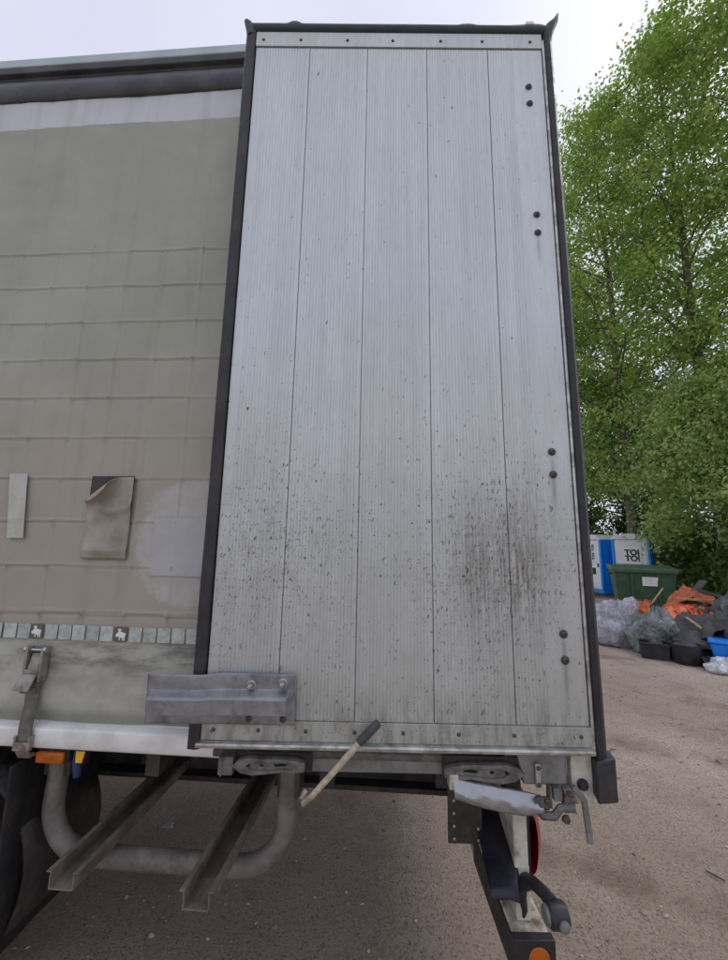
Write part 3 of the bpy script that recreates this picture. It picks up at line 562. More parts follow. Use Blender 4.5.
# fasteners
def stud(r, h, hole=True):
    p = [(r * 1.55, 0), (r * 1.55, -h * .25), (r * 1.1, -h * .3), (r * 1.0, -h * .7), (r * .75, -h * .95)] + ([(r * .4, -h), (r * .35, -h * .6), (0.0001, -h * .6)] if hole else [(r * .4, -h * 1.05), (0.0001, -h * 1.1)])
    return MB().lathe(p, (0, 0, 0), 'y', 16)
hb = stud(.0085, .009).mesh('hinge_bolt', M['bolt_dark'])
for z in (3.476, 3.397, 2.896, 2.820, 1.989, 1.912, 1.410, 1.334): link('hinge_bolt', hb, RD, loc=(1.0965, 0, z))
rv = stud(.0042, .004, False).mesh('rivet_or_hole_dot', M['bolt_dark'])
for x in (.030, .182, .372, .556, .750, .918, 1.112): link('rivet_or_hole_dot', rv, RD, loc=(x, -.0035, 3.694))
rv2 = stud(.0038, .003, False).mesh('screw', M['bolt_dark'])
for x in (.035, .168, .31, .455, .60, .765, .93, 1.128): link('screw', rv2, RD, loc=(x, -.0045, 1.121))
# keeper bracket on the free edge
def brk(u, v):
    prof = [(1.143, -.012), (1.150, -.0135), (1.171, -.0135), (1.176, -.020), (1.178, -.040), (1.219, -.042), (1.226, -.036), (1.238, -.016), (1.241, -.0135), (1.276, -.0135), (1.284, -.012)]
    i = min(int(v * (len(prof) - 1) + 1e-6), len(prof) - 2); f = v * (len(prof) - 1) - i
    z = prof[i][0] * (1 - f) + prof[i + 1][0] * f; y = prof[i][1] * (1 - f) + prof[i + 1][1] * f
    x = -.167 + u * .442; j = 1 / (1 + math.exp(-(x - .02) / .012)); y += -.0075 - .004 * (1 - j); z += (j - 1) * .006 * v
    if x < -.152: y = y + (-.0255 - y) * min(1, (-.152 - x) / .008)
    if x > .255: y = y + (-.021 - y) * min(1, (x - .255) / .008)
    y += .0012 * noise.noise((x * 14, z * 22, 0)); x += (1 - v) * .004
    return (x, y, z)
BR = MB().grid(brk, 60, 20).build('keeper_bracket', M['bracket'], RD, solid=.004, ang=16)
BR['label'] = 'dented grey steel keeper plate with two dome nuts'
dn = MB().lathe([(.014, 0), (.014, -.003), (.0105, -.0035), (.011, -.012), (.0095, -.019), (.006, -.024), (.0001, -.0255)], (0, 0, 0), 'y', 18).mesh('dome_nut', M['bolt'])
for x, z in ((.144, 1.253), (.239, 1.259)): link('dome_nut', dn, RD, loc=(x, -.021, z))
for x, z in ((.142, 1.160), (.243, 1.160)): link('hinge_bolt', stud(.0065, .007).mesh('screw', M['bolt_dark']), RD, loc=(x, -.0215, z)).name = 'screw'
# rubber buffer at the lower hinge corner
b = MB(); b.hexa([(1.152, -.028, .955), (1.208, -.032, .962), (1.226, .05, .972), (1.166, .05, .968), (1.160, -.020, 1.062), (1.214, -.024, 1.074), (1.226, .03, 1.074), (1.164, .03, 1.062)]); b.build('rubber_buffer', M['rubber2'], RD, .005)
# locking gear along the foot of the door
b = MB(); b.tube([(.02, .062, 1.034), (.25, .06, 1.034), (.7, .06, 1.03), (1.10, .06, 1.02)], .016, 12); b.build('lock_rod', M['galv_dark'], RD)
b = MB(); b.prism([(.05, .985), (.078, .985), (.082, 1.066), (.05, 1.066)], 'x', .30, 1.08); b.build('foot_profile', M['galv'], RD, .003)
def casting(x0, flip, s, zc, y):
    def T(p): return [(x0 + (1 - 2 * flip) * a * s, zc + c * s * .78) for a, c in p]
    outer = T([(0, 0), (.02, .018), (.05, .028), (.09, .024), (.13, .026), (.17, .024), (.20, .018), (.22, .012), (.22, -.014), (.19, -.022), (.15, -.018), (.11, -.024), (.06, -.030), (.025, -.022)])
    h1 = T([(.022, 0), (.052, .013), (.054, -.012)]); h2 = T(arc(.088, 0, .009, 0, 330, 9)); h3 = T([(.12, .007), (.15, .012), (.17, .009), (.17, -.004), (.13, -.008)])
    me = outline_mesh('lock_casting', [outer, h1, h2, h3], .012, M['galv_dark'], .003); o = link('lock_casting', me, RD, loc=(0, y, 0)); rim = outline_mesh('casting_rim', [outer, T([(.07 + (a - .07) * .80 + .02, c * .66) for a, c in [(0, 0), (.02, .018), (.05, .028), (.09, .024), (.13, .026), (.17, .024), (.20, .018), (.205, .0), (.19, -.022), (.15, -.018), (.11, -.024), (.06, -.030), (.025, -.022)]])], .006, M['galv_dark'], .002); link('casting_rim', rim, RD, loc=(0, y - .010, 0)); return o
casting(.098, 0, .95, 1.022, .012); casting(.955, 1, 1.05, 1.016, .012)
for xa, xb in ((.10, .33), (.72, .95)): MB().box(xa, xb, .024, .03, .995, 1.05).build('casting_back', M['chassis'], RD, .002)
b = MB(); b.box(.055, .098, -.004, .04, .998, 1.046); b.box(.062, .068, -.008, -.0045, .996, 1.048); b.build('rod_clamp', M['galv_dark'], RD, .003)
def foil(u, v):
    x = .745 + u * .255; z = 1.004 - .040 * u - v * (.050 + .010 * math.sin(u * 3)); y = -.004 - .02 * math.sin(v * 2.6) + .013 * abs(noise.noise((x * 14 + z * 26, z * 12, 1))) + .005 * abs(noise.noise((x * 34 - z * 34, z * 24, 3)))
    return (x, y, z)
MB().grid(foil, 46, 14).build('foil_strip', M['foil'], RD, solid=.001, ang=25)
b = MB(); b.box(.735, .762, -.006, .03, .972, 1.012); b.build('foil_bracket', M['cream'], RD, .003)
b = MB(); b.tube([(.855, .0, .948), (.91, -.002, .938), (.985, -.004, .926)], [.011, .011, .010], 10); b.build('pull_rod', M['galv'], RD)
b = MB(); b.hexa([(.955, .006, .985), (1.085, .006, .985), (1.085, .04, .985), (.955, .04, .985), (.94, .006, 1.066), (1.085, .006, 1.066), (1.085, .04, 1.066), (.94, .04, 1.066)]); b.build('hinge_plate', M['galv'], RD, .006)
b = MB(); b.box(.988, 1.003, -.006, .004, .982, 1.046); b.build('tab', M['frame_edge'], RD, .002)
for z in (.992, 1.036): link('rivet_or_hole_dot', rv, RD, loc=(.9955, -.006, z))
# latch: knuckles, hook and lever
b = MB(); b.lathe([(.012, 0), (.016, .002), (.016, .03), (.012, .032)], (.988, -.005, .945), 'x', 12); b.lathe([(.010, 0), (.013, .002), (.013, .03), (.010, .032)], (1.062, -.005, .936), 'x', 12); b.tube([(.98, -.006, .937), (1.0, -.014, .918), (1.03, -.016, .918), (1.05, -.01, .935), (1.085, -.006, .94)], [.010, .012, .012, .011, .009], 10); b.build('latch_hook', M['galv_dark'], RD)
b = MB(); b.box(1.035, 1.06, -.012, .02, .952, .986); b.box(1.024, 1.032, -.008, .02, .93, .99); b.box(1.066, 1.098, -.008, .016, .925, .962); b.hexa([(1.07, -.012, .96), (1.105, -.012, .945), (1.105, .01, .945), (1.07, .01, .96), (1.062, -.012, .985), (1.085, -.012, .99), (1.085, .01, .99), (1.062, .01, .985)]); b.build('latch_body', M['galv_dark'], RD, .004)
for px_, pz_, pr_ in ((1.062, .912, 1.0), (1.012, .957, .8), (1.078, .975, .7), (.985, .962, .8)): MB().lathe([(.009 * pr_, 0), (.012 * pr_, -.004), (.010 * pr_, -.012), (.0001, -.013)], (px_, -.012, pz_), 'y', 12).build('latch_pin', M['bolt_dark'], RD)
b = MB(); b.hexa([(1.119, -.02, .853), (1.136, -.02, .851), (1.136, -.012, .851), (1.119, -.012, .853), (1.112, -.018, .955), (1.128, -.018, .960), (1.128, -.008, .960), (1.112, -.008, .955)]); b.hexa([(1.112, -.018, .955), (1.128, -.018, .960), (1.128, -.008, .960), (1.112, -.008, .955), (1.088, -.012, .985), (1.100, -.012, .995), (1.100, 0, .995), (1.088, 0, .985)]); b.build('latch_lever', M['galv'], RD, .002)
b = MB(); b.box(1.100, 1.1625, .012, .05, .935, 1.068); b.build('post_foot', M['cream'], RD, .003)
b = MB(); b.lathe([(.014, 0), (.016, -.006), (.012, -.016), (.0001, -.018)], (1.128, .012, .989), 'y', 14); b.build('black_knob', M['rubber2'], RD)
# lever handle
b = MB(); b.tube([(.318, -.006, .965), (.306, -.018, .948), (.312, -.024, .942), (.34, -.028, .965), (.40, -.032, 1.03), (.478, -.036, 1.116)], [.007, .0085, .009, .0085, .009, .0095], 12); HD = b.build('door_handle', M['handle_rod'], RD)
HD['label'] = 'cream lever handle with dark grip'
b = MB(); b.tube([(.470, -.0355, 1.107), (.476, -.036, 1.114), (.50, -.0375, 1.138), (.522, -.039, 1.160), (.526, -.039, 1.164)], [.0115, .013, .013, .0125, .009], 12); b.build('handle_grip', M['grip'], RD)
# ------------------------------------------------------------------ tail gear under the rear corner
b = MB(); b.box(.930, 1.040, .075, 2.35, .455, .552); BP = in_yard(b, 'rear_bumper', M['cream_worn'], bevel=.006)
b = MB(); b.box(.926, 1.044, .055, .082, .448, .558); b.box(.926, .9295, .082, .5, .449, .549); b.build('end_cap', M['black_plastic'], BP, .004)
b = MB(); b.lathe([(.030, 0), (.030, -.002), (.027, -.0035), (.0001, -.004)], (.996, .0555, .512), 'y', 28); b.build('round_reflector', M['amber'], BP)
b = MB(); b.prism([(.958, .12), (1.002, .12), (1.002, .75), (.958, .75)], 'z', .553, .882); b.box(.957, 1.003, .118, .124, .562, .70); LP = in_yard(b, 'light_panel', M['cream'], bevel=.004)
def lampf(u, v):
    a = u * math.pi; y = .115 + .24 * v; z = .765 + .088 * math.cos(a); return (1.0025 + .060 * math.sin(a) ** .6 * (1 - .5 * abs(2 * v - 1) ** 4), y, z)
MB().grid(lampf, 14, 10).build('tail_lamp', M['red'], LP, ang=60)
b = MB(); b.box(1.003, 1.012, .122, .40, .672, .858); b.build('lamp_base', M['black_plastic'], LP, .003)
def guard(u, v):
    y = .045 + .30 * v; xl = .862 + .012 * v; xr = .952 + .045 * v + .006 * math.sin(3.14 * v)
    return (xl + (xr - xl) * u, y, .664 + .135 * v ** .9 - .008 * u + .02 * math.sin(u * 3.1) * (1 - v) * .4)
SG = MB().grid(guard, 8, 12).build('splash_guard', M['navy'], TR, solid=.006, inv=TMI)
b = MB(); b.box(.770, .885, .205, .212, .700, .93); HP = in_yard(b, 'punched_plate', M['chassis'], bevel=.002)
hole_dot = MB().lathe([(.0045, 0), (.0045, -.002), (.0001, -.0025)], (0, 0, 0), 'y', 10).mesh('rivet_or_hole_dot', M['frame_edge'])  # pale discs standing in for punched holes with lit ground behind
for z in (.715, .752, .790, .828, .866): link('rivet_or_hole_dot', hole_dot, HP, loc=(.790, .2045, z))
for z in (.712, .745): link('rivet_or_hole_dot', hole_dot, HP, loc=(.870, .2045, z))
b = MB(); b.box(.705, .775, .06, .20, .94, 1.01); in_yard(b, 'support_bracket', M['navy'], bevel=.004)
b = MB(); b.tube([(.985, .13, .655), (.99, .105, .668), (.995, .07, .69), (1.010, .035, .692), (1.022, .008, .684)], [.024, .021, .017, .017, .020], 14); ML = in_yard(b, 'marker_lamp', M['rubber2'])
b = MB(); b.lathe([(.026, -.026), (.031, -.02), (.032, .018), (.027, .026)], (1.027, -.004, .668), 'x', 20); b.build('lamp_housing', M['rubber2'], ML)
b = MB(); b.lathe([(.024, -.0265), (.022, -.034), (.012, -.039), (.0001, -.040)], (1.027, -.004, .668), 'x', 20); b.build('lens', M['clear'], ML)
b = MB(); b.lathe([(.015, -.026), (.014, -.036), (.008, -.040), (.0001, -.041)], (1.033, -.004, .664), 'y', 16); b.build('lens', M['clear'], ML)
b = MB(); b.tube([(.985, .128, .66), (.975, .118, .62), (.982, .117, .585), (.978, .118, .565)], [.018, .014, .009, .004], 8); b.build('lamp_foot', M['rubber2'], ML)

# ------------------------------------------------------------------ yard: toilets, bin, waste heap
def toilet(name, label, loc, rz, mark):
    t = thing(name, label, 'portable toilet', loc, rz, 'portable toilets'); w = .55
    MB().box(-w, w, -w, w, 0, .14).build('base', M['toilet_blue'], t, .02)
    for sx in (-1, 1):
        MB().box(sx * w - .02 if sx > 0 else -w, sx * w if sx > 0 else -w + .02, -w + .06, w - .06, .14, 2.08).build('side_wall', M['toilet_blue'], t, .008)
        for q in range(3): MB().box(*sorted((sx * w, sx * (w + .012))), -.40 + q * .29, -.18 + q * .29, .35, 1.95).build('wall_panel', M['toilet_blue'], t, .006)
        for sy in (-1, 1): MB().box(sx * w - .045, sx * w + .045, sy * w - .045, sy * w + .045, .14, 2.10).build('corner_post', M['toilet_blue'], t, .02)
    MB().box(-w + .046, w - .046, w - .02, w, .14, 2.08).build('back_wall', M['toilet_blue'], t)
    MB().box(-w + .046, w - .046, -w - .01, -w + .03, .16, 2.08).build('door_frame', M['toilet_white'], t, .006)
    d = MB().box(-w + .09, w - .09, -w - .03, -w - .012, .22, 2.0).build('door', M['toilet_white'], t, .01)
    MB().box(-.34, .34, -w - .04, -w - .031, .35, 1.05).build('door_panel', M['toilet_white'], d, .006)
    MB().box(-.34, .34, -w - .04, -w - .031, 1.2, 1.9).build('door_panel', M['toilet_white'], d, .006)
    MB().box(.36, .43, -w - .06, -w - .031, 1.02, 1.16).build('latch', M['print_dark'], d, .006)
    if mark == 'sign':
        MB().box(-.22, .30, -w - .047, -w - .041, 1.2, 1.74).build('sign_plate', M['white_print'], d, .004)
        m = text_mesh('TOI\nTOI', .27, M['print_dark']); link('lettering', m, d, loc=(.04, -w - .05, 1.50))
    else:
        m = text_mesh('TOI TOI', .17, M['print_dark']); o = link('lettering', m, d, loc=(.16, -w - .045, 1.60)); o.rotation_euler = (0, -math.pi / 2, 0)
        MB().box(.05, .24, -w - .045, -w - .041, .72, .98).build('notice', M['print_dark'], d, .002)
    r = MB(); prof = [(-w - .05, 2.08), (-w - .05, 2.13), (-w + .12, 2.24), (0, 2.31), (w - .12, 2.24), (w + .05, 2.13), (w + .05, 2.08)]
    r.prism(prof, 'y', -w - .07, w + .05); r.build('roof', M['toilet_roof'], t, .02)
    MB().lathe([(.05, 0), (.05, .22), (.065, .22), (.065, .26), (.0001, .27)], (.3, .3, 2.2), 'z', 12).build('vent_pipe', M['toilet_white'], t)
    return t
AZ = -R(34)
toilet('portable_toilet', 'portable toilet cut off by the trailer door, blue side wall and lettered white edge', (10.28, 15.15, .0), AZ - R(50), 'edge')
toilet('portable_toilet', 'portable toilet with the black TOI TOI sign, behind the green waste container', (10.58, 13.80, .0), AZ - R(8), 'sign')

BN = thing('waste_container', 'green wheeled waste container with a white sticker beside the portable toilets', 'waste container', (7.84, 9.50, 0), AZ + R(8))
b = MB(); b.hexa([(-.58, -.42, .2), (.58, -.42, .2), (.58, .42, .2), (-.58, .42, .2), (-.68, -.53, 1.16), (.68, -.53, 1.16), (.68, .53, 1.16), (-.68, .53, 1.16)]); b.build('body', M['bin'], BN, .04)
b = MB(); b.prism([(-.575, 1.15), (-.575, 1.21), (-.54, 1.24), (.58, 1.30), (.60, 1.26), (.58, 1.15)], 'x', -.72, .72); b.build('lid', M['bin'], BN, .02)
b = MB(); b.box(-.70, .70, -.60, -.5755, 1.125, 1.165); b.build('front_rim', M['bin'], BN, .012)
for sx in (-1, 1):
    b = MB(); b.lathe([(.03, 0), (.03, .07 * sx), (.045, .075 * sx), (.045, .09 * sx), (.0001, .09 * sx)], (sx * .67, 0, 1.06), 'x', 12); b.build('trunnion', M['bin'], BN)
    b = MB(); b.hexa([(sx * .28 - .03, -.50, .35), (sx * .28 + .03, -.50, .35), (sx * .28 + .03, -.43, .35), (sx * .28 - .03, -.43, .35), (sx * .28 - .03, -.56, 1.12), (sx * .28 + .03, -.56, 1.12), (sx * .28 + .03, -.5, 1.12), (sx * .28 - .03, -.5, 1.12)]); b.build('rib', M['bin'], BN, .01)
    for sy in (-1, 1):
        b = MB(); b.lathe([(.02, -.025), (.1, -.025), (.1, .025), (.02, .025)], (sx * .48, sy * .32, .1), 'x', 18); b.build('wheel', M['tyre'], BN)
b = MB(); b.hexa([(-.06, -.528, .80), (.27, -.528, .80), (.27, -.50, .80), (-.06, -.50, .80), (-.06, -.556, 1.02), (.27, -.556, 1.02), (.27, -.50, 1.02), (-.06, -.50, 1.02)]); SK = b.build('sticker', M['white_print'], BN, .002)
for q in range(3):
    b = MB(); z = .965 - q * .05; yy = -.553 + (1.0 - z) * .128; b.box(-.02, .23 - .07 * (q % 2), yy - .002, yy + .02, z, z + .018); b.build('printed_line', M['reflect'], SK)

def blob(name, mat, label, cat, c, rad, seed, amp=.22, group=None, nu=40, nv=26, rz=0.0, knot=False):
    b = MB(); vs = []
    for j in range(nv + 1):
        th = math.pi * j / nv
        for i in range(nu):
            ph = 2 * math.pi * i / nu; d = Vector((math.sin(th) * math.cos(ph), math.sin(th) * math.sin(ph), math.cos(th)))
            k = 1 + amp * noise.noise(d * 1.5 + Vector((seed, 0, 0))) + amp * .5 * abs(noise.noise(Vector((d.x * 4.5, d.y * 4.5, d.z * 1.6 + seed)))) + amp * .22 * abs(noise.noise(d * 8.0 + Vector((0, 0, seed)))) + amp * .16 * math.sin(ph * 9 + 3 * noise.noise(d * 2 + Vector((0, seed, 1)))) * max(0, d.z)
            z = d.z * k; z = z if z > -.62 else -.62 - (z + .62) * .05
            if knot and d.z > .93: z += .35 * (d.z - .93) / .07
            x, y = d.x * k * rad[0], d.y * k * rad[1]
            vs.append((x * math.cos(rz) - y * math.sin(rz), x * math.sin(rz) + y * math.cos(rz), (z + .62) * rad[2] / 1.62))
    b.add(vs, [(j * nu + i, j * nu + (i + 1) % nu, (j + 1) * nu + (i + 1) % nu, (j + 1) * nu + i) for j in range(nv) for i in range(nu)])
    o = b.build(name, mat, ang=48, loc=c); return tag(o, label, cat, group)
def at(u, d, z=0):      # u across, d away from the camera side of the heap
    return Vector((4.80 + .80 * u + .60 * d, 5.95 - .60 * u + .80 * d, z))
blob('rubbish_bag', M['bag_grey'], 'pale grey rubbish bag next to the trailer door, leftmost of the waste heap', 'rubbish bag', at(.10, .40), (.42, .36, .80), 2.3, .42, 'rubbish bags', knot=False)
blob('rubbish_bag', M['bag_green'], 'greenish grey shiny rubbish bag behind the small black crate', 'rubbish bag', at(.66, .14), (.36, .30, .62), 7.1, .42, 'rubbish bags')
blob('rubbish_bag', M['bag_black'], 'black rubbish bag slumped at the foot of the green container', 'rubbish bag', at(.35, 1.9), (.75, .4, .62), 5.5, .25, 'rubbish bags')
blob('rubbish_bag', M['bag_black'], 'black rubbish bag behind the orange tarpaulin with a stick across it', 'rubbish bag', at(1.78, .95), (.38, .36, .98), 11.0, .35, 'rubbish bags')
blob('plastic_wrap', M['bag_white'], 'crumpled clear plastic wrap on the dirt below the blue box', 'plastic wrap', at(1.44, -.56), (.25, .18, .17), 3.7, .45)
def crate(name, label, c, w, d, h, rz, mat):
    t = thing(name, label, 'crate', c, rz, 'black crates'); k = .93
    def wall(p, q): MB().hexa(p + q).build('wall', mat, t, .006)
    MB().box(-w * k, w * k, -d * k, d * k, 0, .012).build('bottom', mat, t)
    e = .012
    wall([(-w * k, -d * k, 0), (w * k, -d * k, 0), (w * k, -d * k + e, 0), (-w * k, -d * k + e, 0)], [(-w, -d, h), (w, -d, h), (w, -d + e, h), (-w, -d + e, h)])
    wall([(-w * k, d * k - e, 0), (w * k, d * k - e, 0), (w * k, d * k, 0), (-w * k, d * k, 0)], [(-w, d - e, h), (w, d - e, h), (w, d, h), (-w, d, h)])
    for sx in (-1, 1):
        x0, x1 = sorted((sx * w * k, sx * (w * k - e))); y0, y1 = sorted((sx * w, sx * (w - e)))
        wall([(x0, -d * k + e, 0), (x1, -d * k + e, 0), (x1, d * k - e, 0), (x0, d * k - e, 0)], [(y0, -d + e, h), (y1, -d + e, h), (y1, d - e, h), (y0, d - e, h)])
    r = MB()
    for s in (-1, 1): r.box(-w - .012, w + .012, *sorted((s * (d + .001), s * (d + .014))), h - .03, h); r.box(*sorted((s * (w + .001), s * (w + .014))), -d, d, h - .03, h)
    r.build('rim', mat, t, .003)
crate('black_crate', 'small open black crate in front of the shiny rubbish bag', at(.60, -.30), .19, .15, .25, AZ + R(4), M['black_plastic'])
TB = MB().lathe([(.0001, 0), (.165, 0), (.175, .02), (.20, .27), (.215, .275), (.215, .29), (.19, .29), (.185, .26), (.165, .03), (.0001, .025)], (0, 0, 0), 'z', 28).build('black_tub', M['black_plastic'], loc=at(1.0, -.36)); tag(TB, 'round black tub at the front of the heap beside the small crate', 'tub')
def drape(name, mat, label, cat, c, su, sd, rz, hfun, seed, amp=.05, solid=.012, nu=36, nv=28, group=None):
    def fn(u, v):
        x, y = (u - .5) * su, (v - .5) * sd; z = hfun(u, v) + amp * noise.noise((u * 4, v * 4, seed)) + amp * .6 * abs(noise.noise((u * 9, v * 8, seed + 3)))
        e = .06 * noise.noise((u * 6, v * 5, seed + 9)); x += e; y += .06 * noise.noise((u * 5, v * 6, seed + 5))
        return (x * math.cos(rz) - y * math.sin(rz), x * math.sin(rz) + y * math.cos(rz), max(z, .01))
    o = MB().grid(fn, nu, nv).build(name, mat, ang=50, solid=solid, loc=c); return tag(o, label, cat, group)
drape('black_mat', M['felt'], 'stiff charcoal mat sloping over the black tub', 'mat', at(1.12, .08), .62, .75, AZ + R(6), lambda u, v: .20 + .34 * v + .06 * math.sin(u * 3.1), 1.0, .04)
drape('black_mat', M['felt'], 'large folded charcoal mat right of the orange tarpaulin', 'mat', at(1.55, .35), .75, .9, AZ, lambda u, v: .34 + .30 * v + .12 * math.sin(u * 3.1), 4.0, .10)
drape('black_mat', M['felt'], 'flat charcoal mat lying low between the tub and the blue box', 'mat', at(1.36, -.22), .48, .5, AZ + R(12), lambda u, v: .10 + .1 * v - .08 * u, 8.0, .05)
blob('foam_roll', M['felt'], 'rounded dark grey foam roll lying on the right end of the heap', 'foam roll', at(2.14, .62, .28), (.5, .34, .72), 21.0, .10)
blob('foam_roll', M['felt'], 'flat grey cushion below the rounded foam roll', 'cushion', at(1.92, .16, .22), (.5, .36, .44), 25.0, .12)
for o in bpy.data.objects:
    if o.name == 'foam_roll.001': o.name = 'grey_cushion'
drape('orange_tarpaulin', M['orange'], 'bright orange tarpaulin spread over the middle of the heap', 'tarpaulin', at(1.20, .95), .92, .6, AZ, lambda u, v: .36 + .24 * v + .10 * math.sin(u * 3.1), 12.0, .14)
drape('pale_orange_sheet', M['orange_pale'], 'faded salmon sheet hanging forward beside the shiny rubbish bag', 'sheet', at(.98, .52), .46, .5, AZ + R(10), lambda u, v: .30 + .34 * v, 15.0, .12)
drape('orange_cloth', M['orange_rust'], 'dirty orange cloth heap against the green container', 'cloth', at(1.20, 1.75), .95, .7, AZ, lambda u, v: .35 + .48 * math.sin(u * 3.1) + .12 * v, 18.0, .20)
drape('pale_brown_sheet', M['orange_rust'], 'brownish sheet pressed between the two pale rubbish bags', 'sheet', at(.40, .78), .34, .4, AZ, lambda u, v: .42 + .30 * v, 31.0, .10)
def board(label, p0, p1, w, t, mat=M['wood'], name='wooden_board', grp='wooden boards'):
    p0, p1 = Vector(p0), Vector(p1); d = (p1 - p0); L = d.length; b = MB(); b.box(0, L, -w / 2, w / 2, -t / 2, t / 2)
    o = b.build(name, mat, bevel=.003); o.location = p0; o.rotation_euler = d.to_track_quat('X', 'Z').to_euler(); return tag(o, label, 'board', grp)
board('thin wooden stick poking up in front of the green container', at(.56, 1.35, .64), at(.78, 1.55, .96), .03, .02)
board('long wooden batten lying flat across the orange tarpaulin', at(.98, 1.25, .80), at(1.62, 1.15, .83), .07, .035)
board('split wooden board sloping over the charcoal mat', at(1.06, .30, .60), at(1.30, .02, .42), .04, .02)
board('short pale board at the right of the black rubbish bag', at(1.82, .80, .92), at(1.98, .45, .72), .06, .03)
board('dark plank leaning across the dirty orange cloth', at(1.08, 1.50, .70), at(1.42, 1.85, 1.12), .13, .04, M['felt'], 'dark_plank')
drape('orange_scrap', M['orange'], 'small orange scrap hanging over the charcoal mat', 'scrap', at(1.30, .55), .34, .3, AZ + R(20), lambda u, v: .44 + .26 * v, 41.0, .12, nu=20, nv=16, group='orange scraps')
drape('orange_scrap', M['orange_pale'], 'pale orange scrap on top of the shiny rubbish bag', 'scrap', at(.78, .45), .30, .24, AZ - R(15), lambda u, v: .50 + .16 * v, 44.0, .10, nu=20, nv=16, group='orange scraps')
def slab(label, c, w, d, t, rx, ry, rz, mat=M['black_plastic'], name='black_sheet'):
    o = MB().box(-w / 2, w / 2, -d / 2, d / 2, -t / 2, t / 2).build(name, mat, bevel=.004, loc=c); o.rotation_euler = (rx, ry, rz); return tag(o, label, 'sheet', 'black sheets')
slab('dark flat sheet lying low in front of the blue box', at(1.34, -.34, .10), .42, .30, .02, R(14), R(-8), AZ + R(15))
slab('black sheet tilted up behind the round black tub', at(1.16, .30, .50), .40, .42, .015, R(38), R(10), AZ - R(10), M['felt'])
slab('black sheet leaning on the large folded mat', at(1.62, .10, .52), .46, .36, .015, R(46), R(-14), AZ + R(8))
slab('narrow black sheet sticking out under the grey cushion', at(1.86, -.02, .42), .55, .22, .02, R(20), R(6), AZ - R(20), M['felt'])
slab('thin black sheet across the top of the orange cloth', at(1.48, 1.35, .92), .50, .16, .02, R(24), R(16), AZ + R(24))
drape('crumpled_sheeting', M['black_plastic'], 'crumpled black sheeting draped over the front of the orange tarpaulin', 'sheeting', at(1.42, .62), .62, .42, AZ - R(8), lambda u, v: .40 + .30 * v + .06 * math.sin(u * 7), 51.0, .16, solid=.006, nu=30, nv=22, group='black sheeting')
drape('crumpled_sheeting', M['black_plastic'], 'crumpled black sheeting stuffed behind the pale grey rubbish bag', 'sheeting', at(.55, 1.15), .7, .4, AZ, lambda u, v: .42 + .20 * v + .08 * math.sin(u * 6), 55.0, .16, solid=.006, nu=30, nv=22, group='black sheeting')
def tubbox():
    t = thing('blue_box', 'bright blue plastic box at the right edge of the waste heap', 'box', at(1.70, -.12), AZ - R(6))
    MB().hexa([(-.36, -.22, 0), (.36, -.22, 0), (.36, .22, 0), (-.36, .22, 0), (-.40, -.26, .34), (.40, -.26, .34), (.40, .26, .34), (-.40, .26, .34)]).build('body', M['blue_box'], t, .02)
    MB().box(-.42, .42, -.28, .28, .341, .385).build('lid', M['blue_box'], t, .012)
    for q in (-.2, .0, .2): MB().hexa([(q - .015, -.245, .03), (q + .015, -.245, .03), (q + .015, -.2, .03), (q - .015, -.2, .03), (q - .015, -.272, .30), (q + .015, -.272, .30), (q + .015, -.2, .30), (q - .015, -.2, .30)]).build('rib', M['blue_box'], t, .004)
tubbox()
o = MB().grid(lambda u, v: ((u - .5) * .07 * (1 - .7 * v), (v - .5) * .06, .006 + .02 * u * v + .006 * noise.noise((u * 3, v * 3, 0))), 4, 4).build('paper_scrap', M['patch_pale'], solid=.001, loc=(-.66, 1.36, .012)); tag(o, 'scrap of pale paper on the dirt under the trailer', 'paper scrap')
for k, (x, y, a) in enumerate(((2.55, 2.35, .4), (3.35, 2.2, 1.2), (2.35, 1.05, 2.1), (1.95, .25, .9))):
    b = MB(); b.tube([(0, 0, .008), (.04, .012, .014), (.08, .004, .008)], [.003, .005, .003], 6); o = b.build('twig', M['bark'], loc=(x, y, gh(x, y))); o.rotation_euler = (0, 0, a)
    tag(o, ['dark twig on the dirt farther from the trailer', 'dark twig on the dirt near the right edge', 'dark twig on the dirt beside the rubber buffer', 'dark twig on the dirt near the round reflector'][k], 'twig', 'twigs')

# ------------------------------------------------------------------ trees
def leaf_mesh(name, pts, size, mat, rng, up=.35):
    n = len(pts); d = rng.normal(size=(n, 3)); d[:, 2] -= .45; d /= np.linalg.norm(d, axis=1)[:, None]
    nr = rng.normal(size=(n, 3)); nr[:, 2] += up * 3; sd_ = np.cross(d, nr); sd_ /= np.linalg.norm(sd_, axis=1)[:, None]; nn = np.cross(sd_, d)
    s = (size * rng.uniform(.6, 1.35, n))[:, None]; v = np.empty((n, 4, 3))
    v[:, 0] = pts; v[:, 1] = pts + d * s * .45 + sd_ * s * .30 + nn * s * .08; v[:, 2] = pts + d * s; v[:, 3] = pts + d * s * .45 - sd_ * s * .30 + nn * s * .08
    me = bpy.data.meshes.new(name); me.vertices.add(n * 4); me.vertices.foreach_set('co', v.ravel().astype(np.float32))
    me.loops.add(n * 4); me.loops.foreach_set('vertex_index', np.arange(n * 4, dtype=np.int32)); me.polygons.add(n); me.polygons.foreach_set('loop_start', np.arange(0, n * 4, 4, dtype=np.int32))
    me.update(calc_edges=True); me.materials.append(mat); return me
